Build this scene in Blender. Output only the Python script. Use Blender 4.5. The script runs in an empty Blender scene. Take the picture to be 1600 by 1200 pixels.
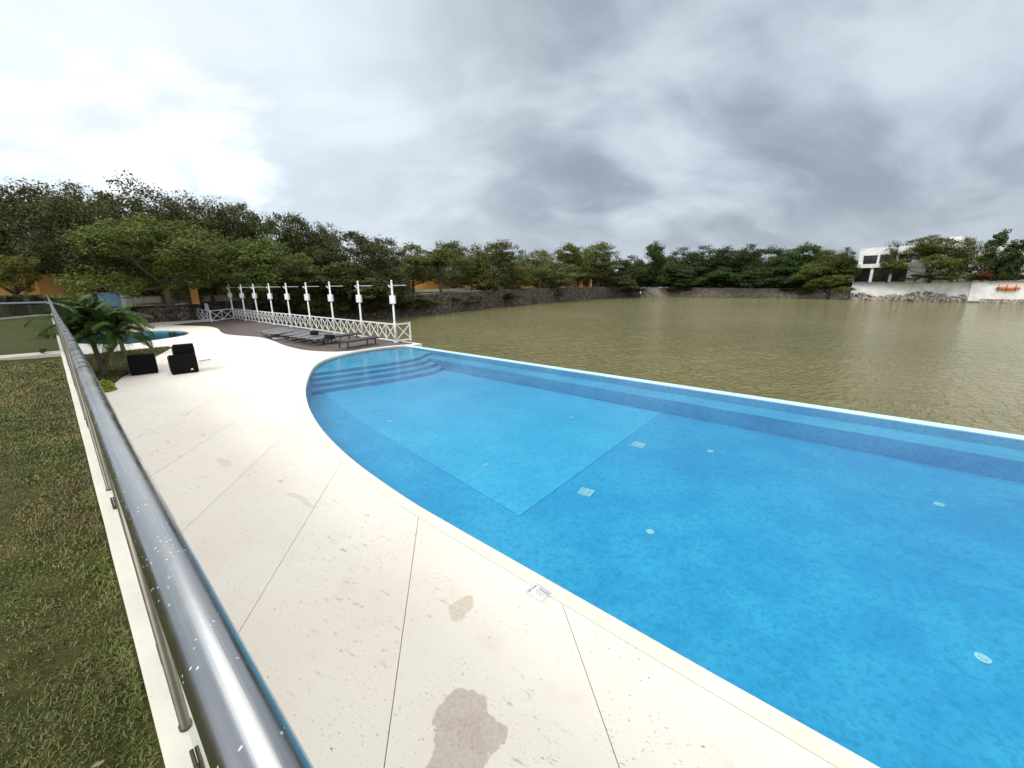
import bpy, bmesh, math, random
import numpy as np
from mathutils import Vector, Matrix, noise
from mathutils.geometry import delaunay_2d_cdt
rng = np.random.default_rng(7)
random.seed(7)
scene = bpy.context.scene
COL = scene.collection
PI = math.pi
# ------------------------------------------------------------------ camera
FOC, PITCH, ROLL, CAMZ = 620.0, math.atan(156/620), math.radians(.7), 2.8
cP, sP, cR, sR = math.cos(PITCH), math.sin(PITCH), math.cos(ROLL), math.sin(ROLL)
right, up, fwd = Vector((1,0,0)), Vector((0,sP,cP)), Vector((0,cP,-sP))
X = right*cR - up*sR; Y = right*sR + up*cR
cam = bpy.data.cameras.new('camera'); camo = bpy.data.objects.new('camera', cam); COL.objects.link(camo)
camo.matrix_world = Matrix(((X.x,Y.x,-fwd.x,0),(X.y,Y.y,-fwd.y,0),(X.z,Y.z,-fwd.z,CAMZ),(0,0,0,1)))
cam.sensor_width = 36; cam.lens = FOC/1600*36; cam.clip_start = .02; cam.clip_end = 6000
scene.camera = camo
# ------------------------------------------------------------------ light
SUN_AZ, SUN_EL = math.radians(-135), math.radians(48)      # azimuth measured from +Y towards +X
sundir = Vector((math.sin(SUN_AZ)*math.cos(SUN_EL), math.cos(SUN_AZ)*math.cos(SUN_EL), math.sin(SUN_EL)))
sl = bpy.data.lights.new('sun', 'SUN'); so = bpy.data.objects.new('sun', sl); COL.objects.link(so)
sl.energy = 1.5; sl.angle = math.radians(25); sl.color = (1, .96, .9)
so.rotation_euler = (-sundir).to_track_quat('-Z', 'Y').to_euler(); so.location = (0, 0, 60)
world = bpy.data.worlds.new('World'); scene.world = world; world.use_nodes = True
scene.view_settings.view_transform = 'Standard'; scene.view_settings.look = 'None'
scene.view_settings.exposure = 0.28; scene.view_settings.gamma = 1
scene.view_settings.use_curve_mapping = False

class NT:
    """tiny node-tree writer"""
    def __init__(s, tree): s.t = tree; s.n = tree.nodes; s.l = tree.links
    def add(s, typ, **kw):
        nd = s.n.new(typ)
        for k, v in kw.items(): setattr(nd, k, v)
        return nd
    def put(s, sock, v):
        if isinstance(v, bpy.types.NodeSocket): s.l.new(v, sock)
        elif v is not None: sock.default_value = v
    def math(s, op, a, b=None, c=None, clamp=False):
        nd = s.add('ShaderNodeMath', operation=op, use_clamp=clamp)
        s.put(nd.inputs[0], a); s.put(nd.inputs[1], b)
        if c is not None: s.put(nd.inputs[2], c)
        return nd.outputs[0]
    def vmath(s, op, a, b=None, out=0):
        nd = s.add('ShaderNodeVectorMath', operation=op); s.put(nd.inputs[0], a); s.put(nd.inputs[1], b)
        return nd.outputs[out]
    def noise(s, vec, scale, detail=4, rough=.55, dist=0, col=False):
        nd = s.add('ShaderNodeTexNoise'); s.put(nd.inputs['Vector'], vec); s.put(nd.inputs['Scale'], scale)
        s.put(nd.inputs['Detail'], detail); s.put(nd.inputs['Roughness'], rough); s.put(nd.inputs['Distortion'], dist)
        return nd.outputs['Color' if col else 'Fac']
    def voro(s, vec, scale, feature='F1', out='Distance', rnd=1):
        nd = s.add('ShaderNodeTexVoronoi', feature=feature); s.put(nd.inputs['Vector'], vec); s.put(nd.inputs['Scale'], scale)
        nd.inputs['Randomness'].default_value = rnd
        return nd.outputs[out]
    def sstep(s, v, a, b, lo=0.0, hi=1.0):
        nd = s.add('ShaderNodeMapRange', interpolation_type='SMOOTHSTEP'); s.put(nd.inputs[0], v)
        s.put(nd.inputs[1], a); s.put(nd.inputs[2], b); s.put(nd.inputs[3], lo); s.put(nd.inputs[4], hi)
        return nd.outputs[0]
    def mix(s, f, a, b, blend='MIX'):
        nd = s.add('ShaderNodeMix', data_type='RGBA', blend_type=blend)
        s.put(nd.inputs[0], f)
        s.put(nd.inputs[6], (*a, 1) if isinstance(a, tuple) and len(a) == 3 else a)
        s.put(nd.inputs[7], (*b, 1) if isinstance(b, tuple) and len(b) == 3 else b)
        return nd.outputs[2]
    def scale(s, vec, xyz):
        return s.vmath('MULTIPLY', vec, xyz)
    def rot(s, vec, ang):
        nd = s.add('ShaderNodeVectorRotate', rotation_type='Z_AXIS'); s.put(nd.inputs['Vector'], vec); nd.inputs['Angle'].default_value = ang
        return nd.outputs[0]
    def bump(s, h, strength=.3, dist=.02, normal=None):
        nd = s.add('ShaderNodeBump'); s.put(nd.inputs['Strength'], strength); s.put(nd.inputs['Distance'], dist)
        s.put(nd.inputs['Height'], h)
        if normal is not None: s.put(nd.inputs['Normal'], normal)
        return nd.outputs[0]

w = NT(world.node_tree); w.n.clear()
wout = w.add('ShaderNodeOutputWorld')
sky = w.add('ShaderNodeTexSky', sky_type='NISHITA', sun_disc=False)
sky.sun_elevation = SUN_EL; sky.sun_rotation = SUN_AZ
bg1 = w.add('ShaderNodeBackground'); w.put(bg1.inputs[0], sky.outputs[0]); bg1.inputs[1].default_value = .1
tc = w.add('ShaderNodeTexCoord'); d = w.vmath('NORMALIZE', tc.outputs['Generated'])
sx = w.add('ShaderNodeSeparateXYZ'); w.put(sx.inputs[0], d)
el = w.math('MAXIMUM', sx.outputs[2], 0.0)
den = w.math('ADD', el, .50)
cx = w.add('ShaderNodeCombineXYZ'); w.put(cx.inputs[0], w.math('DIVIDE', sx.outputs[0], den)); w.put(cx.inputs[1], w.math('DIVIDE', sx.outputs[1], den))
pv = cx.outputs[0]
warp = w.vmath('ADD', pv, w.vmath('MULTIPLY', w.vmath('SUBTRACT', w.noise(pv, 1.1, 3, col=True), (.5,.5,.5)), (.55,.55,.55)))
n1 = w.noise(w.scale(warp, (.9, 1.3, 1)), 1.6, 4, .48)
n2 = w.noise(w.scale(warp, (1.0, 1.5, 1)), 4.2, 5, .55)
nn = w.math('ADD', w.math('MULTIPLY', n1, .74), w.math('MULTIPLY', n2, .26))
dens = w.sstep(nn, .36, .60)                     # 0 thin bright cloud .. 1 thick dark cloud
# a break of thin bright cloud at the upper left
def pdir(u, v):
    x, y = (u-800)/FOC, (600-v)/FOC
    xr, yr = cR*x + sR*y, -sR*x + cR*y
    return Vector((xr, cP+yr*sP, -sP+yr*cP)).normalized()
BD = pdir(30, 30)
e1 = BD.dot(pdir(275, 140))
dotb = w.vmath('DOT_PRODUCT', d, tuple(BD), out='Value')
wob = w.math('ADD', w.math('MULTIPLY', w.math('SUBTRACT', n1, .5), .24), w.math('MULTIPLY', w.math('SUBTRACT', n2, .5), .20))
dotn = w.math('ADD', dotb, wob)
br = w.sstep(dotn, e1-.04, e1+.09)
br2 = w.sstep(w.math('ADD', dotb, w.math('MULTIPLY', wob, .6)), BD.dot(pdir(900, 300)), e1+.02)
grey = w.mix(dens, (.59, .645, .725), (.275, .31, .37))
hz = w.sstep(el, .02, .17, 1, 0)
grey = w.mix(w.math('MULTIPLY', hz, .6), grey, (.39, .445, .515))
lum = w.mix(w.math('MULTIPLY', br2, .95), grey, w.mix(dens, (.80, .87, .91), (.62, .70, .78)))
lum = w.mix(br, lum, (1.5, 1.55, 1.55))
# the cloud is thinner and brighter overhead and in the half of the sky behind the camera
bk = w.sstep(w.math('MULTIPLY', sx.outputs[1], -1.0), -.15, .6)
lum = w.mix(bk, lum, w.mix(dens, (1.35, 1.38, 1.40), (.95, .99, 1.04)))
ov = w.sstep(sx.outputs[2], .84, .99)
lum = w.mix(ov, lum, w.mix(dens, (2.4, 2.42, 2.45), (1.8, 1.85, 1.9)))
# bright patch added to the sky above the frame for the handrail's highlight
V2 = Vector((-.36, .50, .80)).normalized()
dv = w.vmath('DOT_PRODUCT', d, tuple(V2), out='Value')
lum = w.mix(w.sstep(w.math('ADD', dv, w.math('MULTIPLY', wob, .4)), .915, .99), lum, (3.2, 3.25, 3.25))
bg2 = w.add('ShaderNodeBackground'); w.put(bg2.inputs[0], lum); bg2.inputs[1].default_value = 1.0
mx = w.add('ShaderNodeMixShader'); mx.inputs[0].default_value = .93
w.l.new(bg1.outputs[0], mx.inputs[1]); w.l.new(bg2.outputs[0], mx.inputs[2]); w.l.new(mx.outputs[0], wout.inputs[0])

# ------------------------------------------------------------------ helpers
def ray(u, v):
    x, y = (u-800)/FOC, (600-v)/FOC
    xr, yr = cR*x + sR*y, -sR*x + cR*y
    return Vector((xr, cP+yr*sP, -sP+yr*cP))
def gp(u, v, z=0.0):
    d = ray(u, v); t = (z-CAMZ)/d.z
    return Vector((d.x*t, d.y*t, z))
def at(u, v, Yd):
    d = ray(u, v); t = Yd/d.y
    return Vector((d.x*t, Yd, CAMZ+d.z*t))
RD = Vector((-.7515, .6597, 0)).normalized()          # direction of the terrace wall and the pool
RL = Vector((RD.y, -RD.x, 0))                         # to its right
def wp(f, l, z=0.0): return Vector((RD.x*f+RL.x*l, RD.y*f+RL.y*l, z))

def tag(o, label=None, cat=None, group=None, kind=None):
    if label: o['label'] = label
    if cat: o['category'] = cat
    if group: o['group'] = group
    if kind: o['kind'] = kind
    return o
def empty(name, loc=(0,0,0), rz=0, label=None, cat=None, group=None):
    o = bpy.data.objects.new(name, None); COL.objects.link(o); o.location = loc; o.rotation_euler = (0,0,rz)
    o.empty_display_size = .2
    return tag(o, label, cat, group)
def link(name, me, mats, parent=None, smooth=False):
    o = bpy.data.objects.new(name, me); COL.objects.link(o)
    if mats is not None and len(me.materials) == 0:
        for m in (mats if isinstance(mats, (list, tuple)) else [mats]): me.materials.append(m)
    if parent is not None: o.parent = parent
    if smooth: me.polygons.foreach_set('use_smooth', [True]*len(me.polygons))
    return o
class MB:
    """collects primitives into one mesh"""
    def __init__(s): s.bm = bmesh.new()
    def box(s, c, size, rz=0, rx=0, ry=0, bev=0):
        r = bmesh.ops.create_cube(s.bm, size=1)
        M = Matrix.Translation(Vector(c)) @ Matrix.Rotation(rz,4,'Z') @ Matrix.Rotation(ry,4,'Y') @ Matrix.Rotation(rx,4,'X') @ Matrix.Diagonal((*size,1))
        bmesh.ops.transform(s.bm, matrix=M, verts=r['verts'])
        if bev:
            es = list({e for v in r['verts'] for e in v.link_edges})
            bmesh.ops.bevel(s.bm, geom=es, offset=bev, segments=2, affect='EDGES', profile=.6)
        return s
    def bar(s, a, b, w_, h_=None):
        a, b = Vector(a), Vector(b); d = b-a; h_ = h_ or w_
        r = bmesh.ops.create_cube(s.bm, size=1)
        M = Matrix.Translation((a+b)/2) @ d.to_track_quat('X','Z').to_matrix().to_4x4() @ Matrix.Diagonal((d.length, w_, h_, 1))
        bmesh.ops.transform(s.bm, matrix=M, verts=r['verts']); return s
    def tube(s, pts, rad, seg=12, cap=True):
        pts = [Vector(p) for p in pts]; n = len(pts)
        rads = rad if isinstance(rad, (list, tuple)) else [rad]*n
        rings = []; ref = None
        for i, p in enumerate(pts):
            t = (pts[min(i+1,n-1)]-pts[max(i-1,0)]).normalized()
            if ref is None: ref = t.orthogonal().normalized()
            ref = (ref - t*ref.dot(t)).normalized(); bi = t.cross(ref)
            rings.append([s.bm.verts.new(p+(ref*math.cos(2*PI*k/seg)+bi*math.sin(2*PI*k/seg))*rads[i]) for k in range(seg)])
        for i in range(n-1):
            for k in range(seg):
                f = s.bm.faces.new((rings[i][k], rings[i][(k+1)%seg], rings[i+1][(k+1)%seg], rings[i+1][k])); f.smooth = True
        if cap:
            s.bm.faces.new(rings[0][::-1]); s.bm.faces.new(rings[-1])
        return s
    def cyl(s, c, r, h, seg=20, r2=None):
        c = Vector(c); return s.tube([c, c+Vector((0,0,h))], [r, r if r2 is None else r2], seg)
    def poly(s, pts, z0, z1):
        """prism"""
        n = len(pts)
        a = [s.bm.verts.new((p[0],p[1],z0)) for p in pts]; b = [s.bm.verts.new((p[0],p[1],z1)) for p in pts]
        for i in range(n): s.bm.faces.new((a[i],a[(i+1)%n],b[(i+1)%n],b[i]))
        s.bm.faces.new(a[::-1]); s.bm.faces.new(b)
        return s
    def mesh(s, name):
        bmesh.ops.recalc_face_normals(s.bm, faces=s.bm.faces[:])
        me = bpy.data.meshes.new(name); s.bm.to_mesh(me); s.bm.free(); return me
    def build(s, name, mats, parent=None):
        return link(name, s.mesh(name), mats, parent)
def dup(o, parent=None, **kw):
    c = o.copy(); COL.objects.link(c)
    if parent is not None: c.parent = parent
    for ch in o.children: dup(ch, c)
    for k, v in kw.items(): c[k] = v
    return c
def arr_mesh(name, V, Fq=None, Ft=None, mat_idx=None, smooth=False):
    me = bpy.data.meshes.new(name)
    V = np.asarray(V, dtype=np.float32)
    idx = []; starts = []; tot = 0; n = 0
    parts = []
    if Fq is not None and len(Fq): parts.append((np.asarray(Fq, dtype=np.int32), 4))
    if Ft is not None and len(Ft): parts.append((np.asarray(Ft, dtype=np.int32), 3))
    loops = np.concatenate([p.reshape(-1) for p, k in parts])
    st = []
    o = 0
    for p, k in parts:
        st.append(o+np.arange(len(p))*k); o += len(p)*k
    st = np.concatenate(st).astype(np.int32)
    me.vertices.add(len(V)); me.vertices.foreach_set('co', V.reshape(-1))
    me.loops.add(len(loops)); me.loops.foreach_set('vertex_index', loops)
    me.polygons.add(len(st)); me.polygons.foreach_set('loop_start', st)
    if mat_idx is not None: me.polygons.foreach_set('material_index', np.asarray(mat_idx, dtype=np.int32))
    if smooth: me.polygons.foreach_set('use_smooth', [True]*len(st))
    me.update(calc_edges=True); me.validate()
    return me
def grid_mesh(name, P, smooth=True):
    """P: (n,m,3) array"""
    n, m = P.shape[:2]
    i = np.arange(n*m).reshape(n, m)
    F = np.stack([i[:-1,:-1], i[1:,:-1], i[1:,1:], i[:-1,1:]], -1).reshape(-1,4)
    return arr_mesh(name, P.reshape(-1,3), F, smooth=smooth)
def resample(pts, step):
    pts = [Vector((p[0],p[1],0)) for p in pts]; out = []
    n = len(pts)
    for i in range(n-1):
        p0, p1, p2, p3 = pts[max(i-1,0)], pts[i], pts[i+1], pts[min(i+2,n-1)]
        k = max(1, int((p2-p1).length/step))
        for j in range(k):
            t = j/k
            out.append(.5*((2*p1)+(p2-p0)*t+(2*p0-5*p1+4*p2-p3)*t*t+(3*p1-3*p2+p3-p0)*t**3))
    out.append(pts[-1]); return out
def offset(pts, dist):
    """offset an open polyline to its left by dist"""
    out = []
    for i, p in enumerate(pts):
        t = (pts[min(i+1,len(pts)-1)]-pts[max(i-1,0)]).normalized()
        out.append(p+Vector((-t.y, t.x, 0))*dist)
    return out
def inside(p, poly):
    x, y = p[0], p[1]; c = False; n = len(poly); j = n-1
    for i in range(n):
        xi, yi, xj, yj = poly[i][0], poly[i][1], poly[j][0], poly[j][1]
        if (yi > y) != (yj > y) and x < (xj-xi)*(y-yi)/(yj-yi)+xi: c = not c
        j = i
    return c

# ------------------------------------------------------------------ materials
def mat(name, f):
    m = bpy.data.materials.new(name); m.use_nodes = True
    t = NT(m.node_tree); b = t.n['Principled BSDF']
    g = t.add('ShaderNodeNewGeometry'); f(t, b, g.outputs['Position']); return m
def plain(name, col, rough=.5, metal=0, var=.12, scale=6, bump=0, spec=.5):
    def f(t, b, P):
        oc = t.add('ShaderNodeTexCoord').outputs['Object']
        n = t.noise(oc, scale, 5, .6)
        k = t.sstep(n, .3, .7, 1-var, 1+var)
        c = t.vmath('SCALE', tuple(col)); nd = t.n[-1]; t.put(nd.inputs['Scale'], k)
        t.put(b.inputs['Base Color'], c)
        b.inputs['Roughness'].default_value = rough; b.inputs['Metallic'].default_value = metal
        b.inputs['Specular IOR Level'].default_value = spec
        if bump: t.put(b.inputs['Normal'], t.bump(t.noise(oc, scale*9, 4, .6), bump, .01))
    return mat(name, f)

def m_terrace(t, b, P):
    big = t.noise(P, .55, 4, .6)
    c = t.mix(t.sstep(big, .35, .65), (.79, .71, .61), (.835, .775, .675))
    mid = t.noise(P, 2.6, 5, .62)
    c = t.mix(t.sstep(mid, .54, .75, 0, .5), c, (.70, .60, .50))
    # travertine-like streaks and dark pits, running across
    st = t.rot(P, .55); st = t.scale(st, (1.1, 4.2, 1))
    s1 = t.noise(st, 4.5, 8, .68, .3)
    patch = t.sstep(t.noise(P, .9, 3, .5), .44, .62)
    c = t.mix(t.math('MULTIPLY', t.sstep(s1, .57, .66, 0, .75), patch), c, (.40, .33, .29))
    pits = t.sstep(t.noise(t.scale(st, (1.6, 1.1, 1)), 13, 3, .7), .635, .67)
    c = t.mix(t.math('MULTIPLY', t.math('MULTIPLY', pits, t.sstep(t.noise(P, 1.7, 3, .6), .42, .54)), .9), c, (.16, .13, .12))
    pk = t.sstep(t.noise(P, 1.1, 3, .5), .5, .8, 0, .5)
    c = t.mix(pk, c, (.78, .655, .585))
    fine = t.noise(P, 60, 3, .6)
    c = t.mix(t.sstep(fine, .45, .75, 0, .18), c, (.55, .48, .42))
    # worn patches and stains with their own shapes
    dis = t.vmath('MULTIPLY', t.vmath('SUBTRACT', t.noise(P, 4.5, 6, .6, col=True), (.5,.5,.5)), (.26,.26,0))
    Q = t.vmath('ADD', P, dis)
    def blob(u, v, rx, ry, ang, soft=.05, hard=1.0):
        ctr = gp(u, v)
        L = t.rot(t.vmath('SUBTRACT', Q, (ctr.x, ctr.y, 0)), -ang)
        L = t.scale(L, (1/rx, 1/ry, 0))
        ln = t.vmath('LENGTH', L, out='Value')
        return t.sstep(ln, hard-soft, hard+soft, 1, 0), ln
    gr = t.noise(P, 34, 7, .8)
    for u, v, rx, ry, a, colr, amt in (
        (722, 1112, .19, .13, .3, (.56, .47, .40), .85), (712, 1185, .22, .18, 1.2, (.56, .47, .40), .85),
        (748, 1145, .15, .12, .3, (.56, .47, .40), .85),
        (721, 951, .17, .10, 1.0, (.70, .60, .47), .9),
        (350, 722, .28, .07, -.75, (.60, .48, .34), .35), (470, 780, .38, .05, -.6, (.62, .50, .38), .35),
        (560, 552, .0, .0, 0, None, 0)):
        if colr is None: continue
        k, ln = blob(u, v, rx, ry, a)
        rim = t.sstep(ln, .6, 1.0, 0, .5)
        cc = t.mix(t.sstep(gr, .4, .65, 0, .8), colr, tuple(x*.70 for x in colr))
        c = t.mix(t.math('MULTIPLY', k, amt), c, cc)
    oi = t.add('ShaderNodeObjectInfo').outputs['Random']
    hv = t.add('ShaderNodeHueSaturation'); t.put(hv.inputs['Color'], c); t.put(hv.inputs['Value'], t.math('ADD', t.math('MULTIPLY', oi, .07), .95))
    c = hv.outputs[0]
    t.put(b.inputs['Base Color'], c); b.inputs['Roughness'].default_value = .75
    b.inputs['Specular IOR Level'].default_value = .3
    h = t.math('ADD', t.math('MULTIPLY', pits, -1.0), t.math('MULTIPLY', t.noise(P, 40, 4, .7), .5))
    t.put(b.inputs['Normal'], t.bump(h, .25, .006))
M_TERR = mat('pale_coral_stone', m_terrace)
def m_coping(t, b, P):
    n = t.noise(P, 3.0, 5, .6)
    c = t.mix(t.sstep(n, .35, .7), (.78, .73, .63), (.76, .68, .54))
    c = t.mix(t.sstep(t.noise(P, 25, 4, .7), .58, .75, 0, .4), c, (.55, .47, .36))
    t.put(b.inputs['Base Color'], c); b.inputs['Roughness'].default_value = .7
    t.put(b.inputs['Normal'], t.bump(t.noise(P, 45, 4, .7), .2, .004))
M_COP = mat('cream_stone_coping', m_coping)
def m_curb(t, b, P):
    n = t.noise(P, 2.5, 5, .6)
    c = t.mix(t.sstep(n, .3, .7), (.58, .56, .48), (.66, .63, .54))
    c = t.mix(t.sstep(t.noise(P, 11, 6, .7), .57, .72, 0, .5), c, (.42, .39, .31))
    c = t.mix(t.sstep(t.noise(P, 50, 3, .7), .66, .72, 0, .6), c, (.2, .18, .14))
    t.put(b.inputs['Base Color'], c); b.inputs['Roughness'].default_value = .85
    t.put(b.inputs['Normal'], t.bump(t.noise(P, 60, 5, .7), .35, .005))
M_CURB = mat('painted_concrete', m_curb)
def m_tile(col1, col2):
    def f(t, b, P):
        n = t.noise(P, 1.1, 6, .62)
        c = t.mix(t.sstep(n, .36, .66), col1, col2)
        sp = t.noise(P, 8.0, 7, .8)
        c = t.mix(t.sstep(sp, .46, .66, 0, .5), c, tuple(x*y for x, y in zip(col2, (.4, .68, .80))))
        v = t.voro(P, 26, out='Color')
        sv = t.add('ShaderNodeSeparateColor'); t.put(sv.inputs[0], v)
        c = t.mix(t.sstep(sv.outputs[0], .5, 1, 0, .4), c, tuple(x*.70 for x in col2))
        t.put(b.inputs['Base Color'], c); b.inputs['Roughness'].default_value = .45
    return f
M_TILE = mat('blue_mosaic_tile', m_tile((.09, .485, .68), (.05, .385, .615)))
M_TILEL = mat('lighter_blue_mosaic_tile', m_tile((.135, .57, .74), (.09, .495, .70)))
def m_rim(t, b, P):
    n = t.noise(P, 3, 4, .6)
    t.put(b.inputs['Base Color'], t.mix(n, (.50, .78, .82), (.62, .84, .84))); b.inputs['Roughness'].default_value = .25
M_RIM = mat('wet_pale_aqua_tile', m_rim)
def water_mat(name, bump_fn, volume=None, tint=(1,1,1)):
    m = bpy.data.materials.new(name); m.use_nodes = True; t = NT(m.node_tree); t.n.clear()
    out = t.add('ShaderNodeOutputMaterial'); P = t.add('ShaderNodeNewGeometry').outputs['Position']
    nrm = bump_fn(t, P)
    fr = t.add('ShaderNodeFresnel'); fr.inputs['IOR'].default_value = 1.33; t.put(fr.inputs['Normal'], nrm)
    tr = t.add('ShaderNodeBsdfTransparent'); tr.inputs[0].default_value = (*tint, 1)
    gl = t.add('ShaderNodeBsdfGlossy'); gl.inputs['Roughness'].default_value = .04; t.put(gl.inputs['Normal'], nrm)
    ms = t.add('ShaderNodeMixShader'); t.put(ms.inputs[0], fr.outputs[0]); t.l.new(tr.outputs[0], ms.inputs[1]); t.l.new(gl.outputs[0], ms.inputs[2])
    t.l.new(ms.outputs[0], out.inputs['Surface'])
    if volume:
        va = t.add('ShaderNodeVolumeAbsorption'); va.inputs['Color'].default_value = (*volume[0], 1); va.inputs['Density'].default_value = volume[1]
        t.l.new(va.outputs[0], out.inputs['Volume'])
    return m
def pool_bump(t, P):
    q = t.rot(P, .5)
    a = t.noise(t.scale(q, (1, 4.0, 1)), 3.0, 5, .6, .4)
    b_ = t.noise(P, 11, 4, .6, .3)
    amp = t.sstep(t.noise(P, .35, 2, .5), .35, .65, .35, 1.0)
    h = t.math('MULTIPLY', t.math('ADD', t.math('MULTIPLY', a, .7), t.math('MULTIPLY', b_, .3)), amp)
    return t.bump(h, .35, .045)
M_POOLW = water_mat('clear_pool_water', pool_bump, ((.16, .83, .94), .62))
M_KIDW = water_mat('shallow_pool_water', pool_bump, ((.5, .90, .94), .3))
def m_lake(t, b, P):
    # olive silty water; the wind ripples are relief
    q = t.rot(P, -.5)
    warp = t.vmath('ADD', q, t.vmath('MULTIPLY', t.noise(P, .5, 3, col=True), (1.2,1.2,0)))
    r1 = t.noise(t.scale(warp, (1.0, 1.7, 1)), 2.3, 3, .55, .4)
    r2 = t.noise(t.scale(warp, (.9, 1.5, 1)), .42, 3, .5)
    r3 = t.noise(t.scale(warp, (1.0, 1.6, 1)), 5.5, 3, .6, .3)
    h = t.math('ADD', t.math('MULTIPLY', r1, .62), t.math('ADD', t.math('MULTIPLY', r2, .5), t.math('MULTIPLY', r3, .16)))
    c = t.mix(t.sstep(t.noise(P, .05, 3, .5), .35, .65), (.172, .158, .055), (.21, .19, .075))
    t.put(b.inputs['Base Color'], c)
    b.inputs['Roughness'].default_value = .06; b.inputs['IOR'].default_value = 1.33
    t.put(b.inputs['Normal'], t.bump(h, 1.0, .66))
M_LAKE = mat('murky_lake_water', m_lake)
def m_wood(t, b, P):
    q = t.rot(P, math.atan2(.656, .755))
    pl = t.add('ShaderNodeTexBrick'); t.put(pl.inputs['Vector'], q)
    pl.inputs['Scale'].default_value = 1; pl.inputs['Brick Width'].default_value = 2.4; pl.inputs['Row Height'].default_value = .14
    pl.inputs['Mortar Size'].default_value = .006
    pl.inputs['Color1'].default_value = (.062, .042, .036, 1); pl.inputs['Color2'].default_value = (.085, .060, .052, 1); pl.inputs['Mortar'].default_value = (.03,.02,.018,1)
    c = t.mix(t.sstep(t.noise(P, 1.0, 5, .6), .4, .7, 0, .6), pl.outputs['Color'], (.11, .082, .072))
    t.put(b.inputs['Base Color'], c); b.inputs['Roughness'].default_value = .6
    t.put(b.inputs['Normal'], t.bump(pl.outputs['Fac'], -.4, .01))
M_WOOD = mat('brown_deck_boards', m_wood)
def m_ground(t, b, P):
    n = t.noise(P, .35, 5, .65); n2 = t.noise(P, 5, 6, .75); n3 = t.noise(t.scale(P, (1, 3, 1)), 28, 4, .7)
    c = t.mix(t.sstep(n2, .38, .62), (.055, .065, .016), (.11, .105, .036))
    c = t.mix(t.sstep(n, .42, .62, 0, .7), c, (.125, .105, .045))
    c = t.mix(t.sstep(n3, .45, .7, 0, .6), c, (.05, .034, .018))
    t.put(b.inputs['Base Color'], c); b.inputs['Roughness'].default_value = .95; b.inputs['Specular IOR Level'].default_value = .1
    t.put(b.inputs['Normal'], t.bump(t.math('ADD', n3, n2), .8, .05))
M_GROUND = mat('patchy_lawn', m_ground)
def m_earth(t, b, P):
    n = t.noise(P, .8, 5, .65); n2 = t.noise(P, 6, 6, .75)
    c = t.mix(t.sstep(n, .4, .62), (.055, .055, .02), (.11, .09, .055))
    c = t.mix(t.sstep(n2, .45, .7, 0, .6), c, (.03, .024, .014))
    t.put(b.inputs['Base Color'], c); b.inputs['Roughness'].default_value = .95; b.inputs['Specular IOR Level'].default_value = .1
M_EARTH = mat('leaf_strewn_earth', m_earth)
def m_rock(dark, light, edge):
    def f(t, b, P):
        n = t.noise(P, 1.4, 6, .7); v = t.voro(t.vmath('ADD', P, t.vmath('MULTIPLY', t.noise(P, 2, 3, col=True), (.5,.5,.5))), 2.0, 'DISTANCE_TO_EDGE')
        c = t.mix(t.sstep(n, .35, .65), dark, light)
        c = t.mix(t.sstep(v, 0, .10, .8, 0), c, edge)
        z = t.scale(P, (2.2, 2.2, .35))
        c = t.mix(t.sstep(t.noise(z, 1.3, 5, .7), .5, .68, 0, .7), c, edge)
        t.put(b.inputs['Base Color'], c); b.inputs['Roughness'].default_value = .9
        t.put(b.inputs['Normal'], t.bump(t.math('ADD', t.sstep(v, 0, .15), n), .9, .15))
    return f
M_ROCK = mat('dark_rubble_stone', m_rock((.10, .075, .06), (.22, .175, .145), (.035, .027, .02)))
M_ROCK2 = mat('pale_rubble_stone', m_rock((.38, .32, .27), (.62, .56, .49), (.20, .165, .13)))
def leafmat(name, c1, c2, c3, trans=.25):
    m = bpy.data.materials.new(name); m.use_nodes = True; t = NT(m.node_tree); b = t.n['Principled BSDF']
    oi = t.add('ShaderNodeObjectInfo').outputs['Random']
    P = t.add('ShaderNodeNewGeometry').outputs['Position']
    n = t.noise(P, .9, 3, .6); n2 = t.noise(P, 7, 2, .6)
    c = t.mix(t.sstep(n, .36, .64), c1, c2)
    c = t.mix(t.sstep(n2, .42, .68), c, c3)
    hs = t.add('ShaderNodeHueSaturation'); t.put(hs.inputs['Color'], c)
    t.put(hs.inputs['Hue'], t.math('ADD', t.math('MULTIPLY', oi, .05), .475)); t.put(hs.inputs['Value'], t.math('ADD', t.math('MULTIPLY', oi, .5), .75))
    t.put(b.inputs['Base Color'], hs.outputs[0]); b.inputs['Roughness'].default_value = .65; b.inputs['Specular IOR Level'].default_value = .16
    tl = t.add('ShaderNodeBsdfTranslucent'); t.put(tl.inputs[0], hs.outputs[0])
    ms = t.add('ShaderNodeMixShader'); ms.inputs[0].default_value = trans
    out = t.n['Material Output']; t.l.new(b.outputs[0], ms.inputs[1]); t.l.new(tl.outputs[0], ms.inputs[2]); t.l.new(ms.outputs[0], out.inputs['Surface'])
    return m
L_DARK = leafmat('dark_olive_leaves', (.050, .060, .019), (.084, .094, .029), (.125, .125, .047))
L_MID = leafmat('mid_green_leaves', (.070, .094, .020), (.12, .145, .030), (.17, .18, .048))
L_FAR = leafmat('deep_green_leaves', (.034, .060, .020), (.060, .090, .026), (.09, .12, .034))
L_YEL = leafmat('yellow_green_leaves', (.11, .13, .02), (.16, .17, .03), (.20, .20, .06))
L_DRY = leafmat('dusty_olive_leaves', (.10, .112, .032), (.145, .156, .046), (.19, .19, .072))
L_PALM = leafmat('glossy_palm_leaflets', (.035, .08, .014), (.08, .15, .028), (.14, .20, .045), .2)
L_RED = leafmat('magenta_bracts', (.35, .02, .06), (.45, .03, .08), (.30, .02, .05))
M_BARK = plain('grey_brown_bark', (.11, .085, .065), .9, var=.35, scale=4, bump=.5)
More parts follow.
